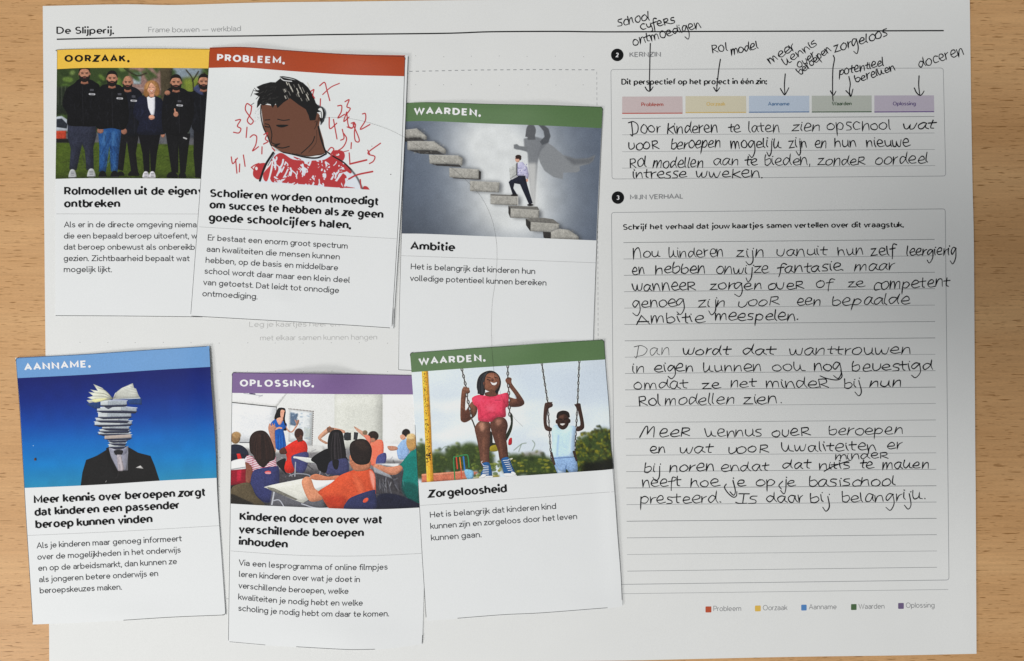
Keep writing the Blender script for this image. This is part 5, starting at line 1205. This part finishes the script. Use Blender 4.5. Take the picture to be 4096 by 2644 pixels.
# ------------------------------------------------------------------ the cards
GRP = "printed story cards laid over the worksheet"
def card(label, S, centre, band, band_v, pic_v, pic, title, titlem, borders, u0=0.0, u1=1.0, divider=None, heads=(), bodies=(), corners=(), nu=44, nv=60, head_wt=.34):
    root = empty("story_card", label, "card", (*W(*centre, 0)[:2], S.base), GRP)
    v, f = S.solid(nu, nv, .00014); link("paper_sheet", v, f, m_card, root, top=nu * nv)
    v, f, uv = S.grid(nu, 6, (0, 0), band_v, .000035, u0, u1); bd = link("header_band", v, f, m_band[band], root)
    s, base, xh = title
    text(S, s, base, xh, .43, "header_lettering", titlem, bd, track=.16, off=.00009)
    v, f, uv = S.grid(nu, 30, band_v, pic_v, .000035, u0, u1)
    # uv across the drawn width
    uu = np.array(uv); 
    if u1 > u0: uu[:, 0] = (uu[:, 0] - u0) / (u1 - u0)
    link("picture", v, f, pic, root, uu.tolist())
    for pts, w in borders: pline("border_line", S, crom(pts, 6), w * .75, m_edge, root, .00006, 30)
    for q in corners:
        k = Ink(S, .00005)
        a, b, c = [np.array(t, float) for t in q]
        k.fill([tuple(b)] + [tuple(b + (a - b) * (1 - t) ** 2 + (c - b) * t ** 2) for t in np.linspace(1, 0, 6)])
        k.done("corner_margin", m_card, root)
        kk = Ink(S, .00007); kk.stroke([tuple(b + (a - b) * (1 - t) ** 2 + (c - b) * t ** 2) for t in np.linspace(0, 1, 7)], 2.4, 'butt'); kk.done("border_line", m_edge, root)
    if divider: pline("divider_line", S, crom(divider, 5), 1.5, m_line, root, .00004, 30)
    ink = Ink(S, .00004)
    for s, b, xh in heads: text(S, s, b, xh * 1.12, head_wt, None, None, None, ink=ink, kc=.90, ka=.80)
    ink.done("heading_lettering", m_black, root)
    ink = Ink(S, .00004)
    for s, b, xh in bodies: text(S, s, b, xh, .20, None, None, None, cap='round', ink=ink)
    ink.done("body_lettering", m_body, root)
    return root
def vv(y, a, b): return (y - a) / (b - a)
def g(x, c, s): return np.exp(-((x - c) / s) ** 2)
under = lambda x, y: ws.lift(*ws.uv(x, y))
flat0 = lambda u, v: 0.0002 + 0 * u

# OORZAAK
S1 = Sheet([(228, 200), (345, 194.5), (632, 193.5), (839, 195), (1012, 197)], [(1012, 197), (1008, 700), (1003, 1269)], [(221.5, 1264), (500, 1265), (800, 1268), (1003, 1269)], [(228, 200), (225, 500), (222, 716), (221, 1000), (221.5, 1264)],
           .00060, lambda u, v: .0001 + .0010 * g(u, .45, .3) * g(v, 0, .06) + .0004 * g(u, 0, .05) * g(v, .6, .3), under)
card("yellow-banded printed card OORZAAK with six people on grass, half covered by the red-banded card", S1, (612, 730), "yellow", (vv(276.5, 200, 1264), vv(276, 197, 1269)), (vv(715.6, 200, 1264), vv(717, 197, 1269)), pic_team(),
     ("OORZAAK.", cs('A', (531, 502), (1040, 502)), 19.8), m_black, [([(229, 206), (232, 199), (345, 196), (632, 195), (839, 197)], 2.4), ([(222.5, 1262.5), (500, 1264), (810, 1267.5)], 2.6), ([(228.5, 205), (228, 276)], 1.6)],
     divider=cs('J', (457, 315), (1620, 316)), heads=[("Rolmodellen uit de eigen", cs('J', (528, 162), (1588, 163)), 22.5), ("wijk", cs('J', (1616, 163), (1800, 163)), 22.5), ("ontbreken", cs('J', (527, 264), (966, 264)), 22.5)],
     bodies=[("Als er in de directe omgeving niema", cs('J', (524, 425), (1590, 425)), 16.6), ("die een bepaald beroep uitoefent, w", cs('J', (521, 516), (1592, 516)), 16.6), ("dat beroep onbewust als onbereikb", cs('J', (520, 606), (1576, 607)), 16.6), ("gezien. Zichtbaarheid bepaalt wat", cs('J', (519, 698), (1532, 699)), 16.6), ("mogelijk lijkt.", cs('J', (520, 788), (902, 788)), 16.6)])
# PROBLEEM
S2 = Sheet([(839, 190), (976, 187.5), (1144, 200), (1390, 216), (1631, 221.5)], [(1631, 221.5), (1611, 700), (1573, 1312)], [(761, 1264), (1045, 1281), (1341, 1299), (1566, 1313), (1573, 1312)], [(839, 190), (833, 296), (803.5, 717), (790, 910), (761, 1264)],
           .00100, lambda u, v: .0001 + .0022 * g(u, .22, .16) * g(v, 0, .09) + .0018 * g(u, .75, .2) * g(v, 0, .08) + .0009 * g(u, 1, .10) * g(v, .35, .45) + .0004 * g(u, .45, .06) * g(v, .93, .03), under)
card("red-banded printed card PROBLEEM with a drawn dark-haired head among scrawled red numbers", S2, (1200, 750), "red", (vv(271.5, 190, 1264), vv(305, 221.5, 1312)), (vv(717, 190, 1264), vv(764, 221.5, 1312)), pic_sketch(),
     ("PROBLEEM.", cs('B', (348, 495), (880, 518)), 19.8), m_white, [([(841, 193), (976, 189.5), (1144, 202), (1390, 218), (1612, 226)], 2.2), ([(1620, 236), (1603, 700), (1568, 1305)], 2.4), ([(1560, 1311.5), (1341, 1297), (1045, 1279.5), (766, 1264)], 2.6), ([(838, 205), (833, 296), (803.5, 717), (763, 1256)], 1.8)],
     u1=.987, corners=[((1610, 225.5), (1622, 226), (1621, 238)), ], divider=cs('C', (197, 420), (1000, 470), (1795, 517)),
     heads=[("Scholieren worden ontmoedigt", cs('C', (288, 178), (1643, 247)), 22.5), ("om succes te hebben als ze geen", cs('C', (286, 272), (1680, 352)), 22.5), ("goede schoolcijfers halen.", cs('C', (279, 375), (1417, 438)), 22.5)],
     bodies=[("Er bestaat een enorm groot spectrum", cs('C', (268, 530), (1395, 598)), 16.8), ("aan kwaliteiten die mensen kunnen", cs('C', (258, 622), (1331, 686)), 16.8), ("hebben, op de basis en middelbare", cs('C', (250, 712), (1317, 775)), 16.8), ("school wordt daar maar een klein deel", cs('C', (240, 800), (1412, 875)), 16.8), ("van getoetst. Dat leidt tot onnodige", cs('C', (233, 892), (1325, 958)), 16.8), ("ontmoediging.", cs('C', (224, 983), (664, 1008)), 16.8)])
# WAARDEN / Ambitie
S3 = Sheet([(1622.5, 412), (1721, 408.5), (1968, 415.5), (2165, 419), (2414, 427)], [(2414, 427), (2404, 620), (2388.5, 962), (2372, 1497)], [(1593, 1481), (1700, 1485), (2372, 1499)], [(1622.5, 412), (1615, 545), (1607, 935), (1600, 1140), (1593, 1481)],
           .00060, lambda u, v: .0001 + .0016 * g(u, .3, .2) * g(v, 0, .06) + .0024 * g(u, .68, .22) * g(v, 0, .08), under)
card("green-banded printed card WAARDEN headed Ambitie, with a man climbing floating stone steps", S3, (2000, 955), "green", (vv(486, 412, 1481), vv(513, 427, 1497)), (vv(934, 412, 1481), vv(962, 427, 1497)), pic_stairs(),
     ("WAARDEN.", cs('D', (276, 158), (550, 160), (799, 173)), 19.8), m_white, [([(1700, 409), (1968, 416.5), (2165, 420), (2400, 428.5)], 1.8), ([(2411, 440), (2387.5, 962), (2373, 1370)], 2.6), ([(1594, 1479), (1650, 1482)], 2.4), ([(1623, 420), (1600, 1140), (1594, 1479)], 1.7)],
     u1=.996, corners=[((1634, 411.5), (1622, 411), (1622, 424)), ((2399, 427.5), (2412, 428), (2411, 441))], divider=cs('D', (165, 1302), (1742, 1360)),
     heads=[("Ambitie", cs('D', (247, 1255), (592, 1268)), 22.5)], bodies=[("Het is belangrijk dat kinderen hun", cs('D', (244, 1413), (1246, 1452)), 16.8), ("volledige potentieel kunnen bereiken", cs('H', (240, 170), (1337, 208)), 16.8)])
# AANNAME
S4 = Sheet([(61.5, 1431), (345, 1416), (622, 1397), (837, 1384)], [(837, 1384), (846, 1537), (862, 1759), (867, 1911), (874, 2032), (889, 2229), (904, 2460)], [(131, 2498), (330, 2491), (494, 2483), (691, 2470), (904, 2462)], [(61.5, 1431), (78, 1640), (94, 1912), (107, 2131), (131, 2498)],
           .00062, lambda u, v: .0002 + .0016 * g(u, 1, .08) * g(v, .2, .3) + .0009 * g(u, .6, .2) * g(v, 0, .05) + .0008 * g(u, .5, .25) * g(v, 1, .05), lambda x, y: .0003)
card("blue-banded printed card AANNAME showing a suited figure with stacked books for a head", S4, (480, 1940), "blue", (vv(1512.7, 1431, 2498), vv(1467.3, 1384, 2460)), (vv(1952, 1431, 2498), vv(1911.5, 1384, 2460)), pic_books(),
     ("AANNAME.", cs('E', (208, 289), (726, 261)), 19.8), m_white, [([(67, 1432.5), (345, 1417.5), (622, 1398.5), (826, 1386)], 2.0), ([(838, 1394), (846.5, 1560), (863, 1800), (871, 2000), (887, 2229), (902, 2452)], 2.2), ([(897, 2460), (691, 2468.5), (494, 2481)], 2.4), ([(64, 1442), (80, 1660), (95, 1912), (108, 2131), (131, 2490)], 2.0)],
     u0=.003, u1=1.0, corners=[((76, 1431), (62, 1431.5), (63.5, 1445)), ((888, 2460), (903, 2460), (902, 2447))], divider=cs('K', (222, 523), (1000, 488), (1778, 443)),
     heads=[("Meer kennis over beroepen zorgt", cs('K', (283, 265), (1660, 203)), 22.5), ("dat kinderen een passender", cs('K', (288, 366), (1451, 308)), 22.5), ("beroep kunnen vinden", cs('K', (296, 466), (1229, 420)), 22.5)],
     bodies=[("Als je kinderen maar genoeg informeert", cs('K', (303, 628), (1469, 570)), 16.8), ("over de mogelijkheden in het onderwijs", cs('K', (307, 720), (1462, 662)), 16.8), ("en op de arbeidsmarkt, dan kunnen ze", cs('K', (313, 811), (1431, 755)), 16.8), ("als jongeren betere onderwijs en", cs('K', (320, 903), (1279, 852)), 16.8), ("beroepskeuzes maken.", cs('K', (326, 993), (984, 962)), 16.8)])
# OPLOSSING
S5 = Sheet([(928.5, 1489), (1195, 1493), (1441, 1496), (1704, 1501)], [(1704, 1501), (1702, 2010), (1696, 2343), (1689, 2577)], [(912, 2568), (1047, 2580), (1175, 2588), (1343, 2598), (1417, 2600.5), (1540, 2596), (1689, 2577)], [(928.5, 1489), (923.5, 1870), (922.5, 2014), (918, 2205), (912, 2568)],
           .00060, lambda u, v: .0001 + .0042 * g(u, .44, .17) * g(v, 0, .08) + .0020 * g(u, .62, .28) * g(v, 1, .10) + .0005 * g(u, .5, .3) * g(v, .5, .3), under)
card("purple-banded printed card OPLOSSING with a classroom photo, its bottom edge bowing up", S5, (1310, 2040), "purple", (vv(1571.5, 1489, 2568), vv(1578, 1501, 2577)), (vv(2014.5, 1489, 2568), vv(2029, 1501, 2577)), pic_class(),
     ("OPLOSSING.", cs('F', (331, 296), (914, 300)), 19.8), m_white, [([(939, 1491), (1195, 1495), (1441, 1498), (1650, 1502)], 2.4), ([(929, 1500), (923.5, 1870), (918.5, 2205), (913.5, 2562)], 2.0), ([(918, 2567), (1047, 2578.5), (1060, 2579.5)], 1.6), ([(1185, 2587), (1343, 2596), (1417, 2598.5), (1500, 2597)], 2.2), ([(1690, 2540), (1688, 2574)], 2.2)],
     corners=[((941, 1489.5), (928, 1489), (928, 1502))], divider=cs('G', (248, 648), (700, 679), (1100, 690), (1450, 685), (1795, 668)),
     heads=[("Kinderen doceren over wat", cs('G', (328, 400), (900, 422), (1470, 426)), 22.5), ("verschillende beroepen", cs('G', (323, 502), (850, 529), (1320, 532)), 22.5), ("inhouden", cs('G', (321, 603), (702, 626)), 22.5)],
     bodies=[("Via een lesprogramma of online filmpjes", cs('G', (319, 765), (930, 800), (1517, 800)), 16.8), ("leren kinderen over wat je doet in", cs('G', (318, 858), (800, 888), (1292, 902)), 16.8), ("verschillende beroepen, welke", cs('G', (316, 950), (750, 984), (1199, 997)), 16.8), ("kwaliteiten je nodig hebt en welke", cs('G', (314, 1042), (800, 1082), (1315, 1092)), 16.8), ("scholing je nodig hebt om daar te komen.", cs('G', (312, 1133), (900, 1176), (1528, 1178)), 16.8)])
# WAARDEN / Zorgeloosheid
S6 = Sheet([(1639.5, 1411), (1869, 1394), (2067, 1381), (2264, 1367), (2417, 1358)], [(2417, 1358), (2425, 1484), (2437, 1632), (2444, 1780), (2452, 1849), (2460, 1973), (2472, 2145), (2484, 2293), (2490.5, 2424)], [(1708, 2483), (1830, 2475), (2017, 2460), (2165, 2453), (2427, 2434), (2490.5, 2424)], [(1639.5, 1411), (1646, 1489), (1660, 1700), (1672, 1931), (1687, 2195), (1698, 2367), (1708, 2483)],
           .00095, lambda u, v: .0001 + .0016 * g(u, .62, .2) * g(v, 0, .07) + .0010 * g(u, 1, .06) * g(v, .6, .3) + .0007 * g(u, .8, .2) * g(v, 1, .06), under)
card("green-banded printed card WAARDEN headed Zorgeloosheid, with a girl and a boy on chain swings", S6, (2065, 1920), "green", (vv(1489, 1411, 2483), vv(1437.7, 1358, 2424)), (vv(1931, 1411, 2483), vv(1875.5, 1358, 2424)), pic_swings(),
     ("WAARDEN.", cs('H', (316, 850), (838, 820)), 19.8), m_white, [([(1645, 1411.5), (1869, 1396), (2067, 1383)], 1.8), ([(2240, 1370), (2404, 1360)], 1.6), ([(2417, 1372), (2424, 1484), (2436, 1632), (2443, 1780), (2459, 1973), (2471, 2145), (2483, 2293), (2488, 2400)], 2.0), ([(2430, 2431), (2165, 2451.5), (2017, 2458.5), (1830, 2473)], 2.2), ([(1704, 2470), (1698, 2367), (1687, 2195), (1673, 1931), (1660, 1700)], 2.2)],
     corners=[((1652, 1410), (1640, 1411), (1641, 1423)), ((2403, 1359), (2416, 1358), (2417.5, 1373))], divider=cs('I', (316, 450), (1100, 396), (1888, 338)),
     heads=[("Zorgeloosheid", cs('I', (391, 388), (1014, 344)), 22.5)], bodies=[("Het is belangrijk dat kinderen kind", cs('I', (401, 549), (1417, 478)), 16.8), ("kunnen zijn en zorgeloos door het leven", cs('I', (406, 641), (1587, 560)), 16.8), ("kunnen gaan.", cs('I', (412, 735), (811, 707)), 16.8)])

# ------------------------------------------------------------------ a long loose hair and a crumb
def height(x, y):
    z = float(ws.h(x, y))
    for s in (S1, S2, S3, S4, S5, S6):
        u, v = s.uv(x, y)
        if -.01 < u < 1.01 and -.005 < v < 1.005: z = max(z, float(s.h(x, y)))
    return z
def fibre(name, label, cat, pts, rad):
    p = crom(pts, 14); n = len(p)
    zs = np.array([height(x, y) for x, y in p])
    zs = np.array([zs[max(0, i - 5):i + 6].max() for i in range(n)])
    q = np.array([W(x, y, z + rad * 1.6) for (x, y), z in zip(p, zs)])
    V, F = [], []
    for i in range(n):
        t = q[min(n - 1, i + 1)] - q[max(0, i - 1)]; t /= np.linalg.norm(t)
        s = np.cross(t, (0, 0, 1)); s /= np.linalg.norm(s); w = np.cross(s, t)
        for k in range(5):
            a = 2 * pi * k / 5; V.append(tuple(q[i] + rad * (cos(a) * s + sin(a) * w)))
    for i in range(n - 1):
        for k in range(5): F.append((i * 5 + k, i * 5 + (k + 1) % 5, (i + 1) * 5 + (k + 1) % 5, (i + 1) * 5 + k))
    c = q[0]
    me = bpy.data.meshes.new(name); me.from_pydata([tuple(np.array(a) - c) for a in V], [], F); me.materials.append(m_hair)
    o = bpy.data.objects.new(name, me); o.location = tuple(c); COL.objects.link(o)
    o['label'] = label; o['category'] = cat
fibre("loose_hair", "long thin dark hair curving from the red-banded card down over both green-banded cards", "hair",
      [(1292, 471), (1370, 471), (1450, 484), (1540, 512), (1610, 545), (1680, 588), (1746, 627), (1812, 676), (1869, 725), (1929, 794), (1968, 878), (1985, 962), (1988, 1021), (1986, 1080), (1980, 1137), (1970, 1203), (1966, 1287), (1967, 1385), (1976, 1489), (1988, 1530), (1998, 1558), (2012, 1600), (2037, 1642), (2060, 1675), (2091, 1706)], .000036)

def crumb():
    import bmesh
    bm = bmesh.new(); bmesh.ops.create_icosphere(bm, subdivisions=2, radius=1)
    rr = random.Random(6)
    for v in bm.verts:
        s = rr.uniform(.75, 1.15); v.co.x *= .00055 * s; v.co.y *= .00072 * s; v.co.z = max(-.0001, v.co.z * .0003 * s)
    me = bpy.data.meshes.new("crumb"); bm.to_mesh(me); bm.free(); me.materials.append(m_crumb)
    o = bpy.data.objects.new("crumb", me); x, y = c2('E', 285, 1007); o.location = W(x, y, float(S4.h(x, y)) + .0002); COL.objects.link(o)
    o['label'] = "tiny brown crumb lying on the blue photo of the blue-banded card"; o['category'] = "crumb"
crumb()

# ------------------------------------------------------------------ the phone that takes the picture (its soft shadow falls on the right half)
def phone():
    import bmesh
    root = empty("smartphone", "dark smartphone held level above the papers, seen only by its soft shadow", "phone", (.084, -.004, CAMH + .0085))
    def slab(name, sx, sy, sz, loc, r, m):
        bm = bmesh.new(); bmesh.ops.create_cube(bm, size=1.0)
        for v in bm.verts: v.co.x *= sx; v.co.y *= sy; v.co.z *= sz
        bmesh.ops.bevel(bm, geom=[e for e in bm.edges if abs(e.verts[0].co.z - e.verts[1].co.z) > sz * .5], offset=r, segments=6, affect='EDGES')
        bmesh.ops.bevel(bm, geom=[e for e in bm.edges if abs(e.verts[0].co.z - e.verts[1].co.z) < sz * .1], offset=min(.0012, sz * .3), segments=2, affect='EDGES')
        me = bpy.data.meshes.new(name); bm.to_mesh(me); bm.free(); me.materials.append(m)
        o = bpy.data.objects.new(name, me); o.location = loc; o.parent = root; COL.objects.link(o); return o
    dk = mat("phone_case", (38, 40, 44), .5); gl = mat("phone_glass", (12, 12, 14), .1)
    slab("body", .176, .088, .009, (0, 0, 0), .012, dk)
    slab("screen", .168, .080, .001, (0, 0, .0049), .009, gl)
    slab("camera_bump", .034, .034, .0016, (-.079, .022, -.0052), .006, gl)
phone()

import os
if os.environ.get("SHOWSTRETCH"):
    for k_, s_ in STRETCH: print("STRETCH %.2f %s" % (k_, s_))
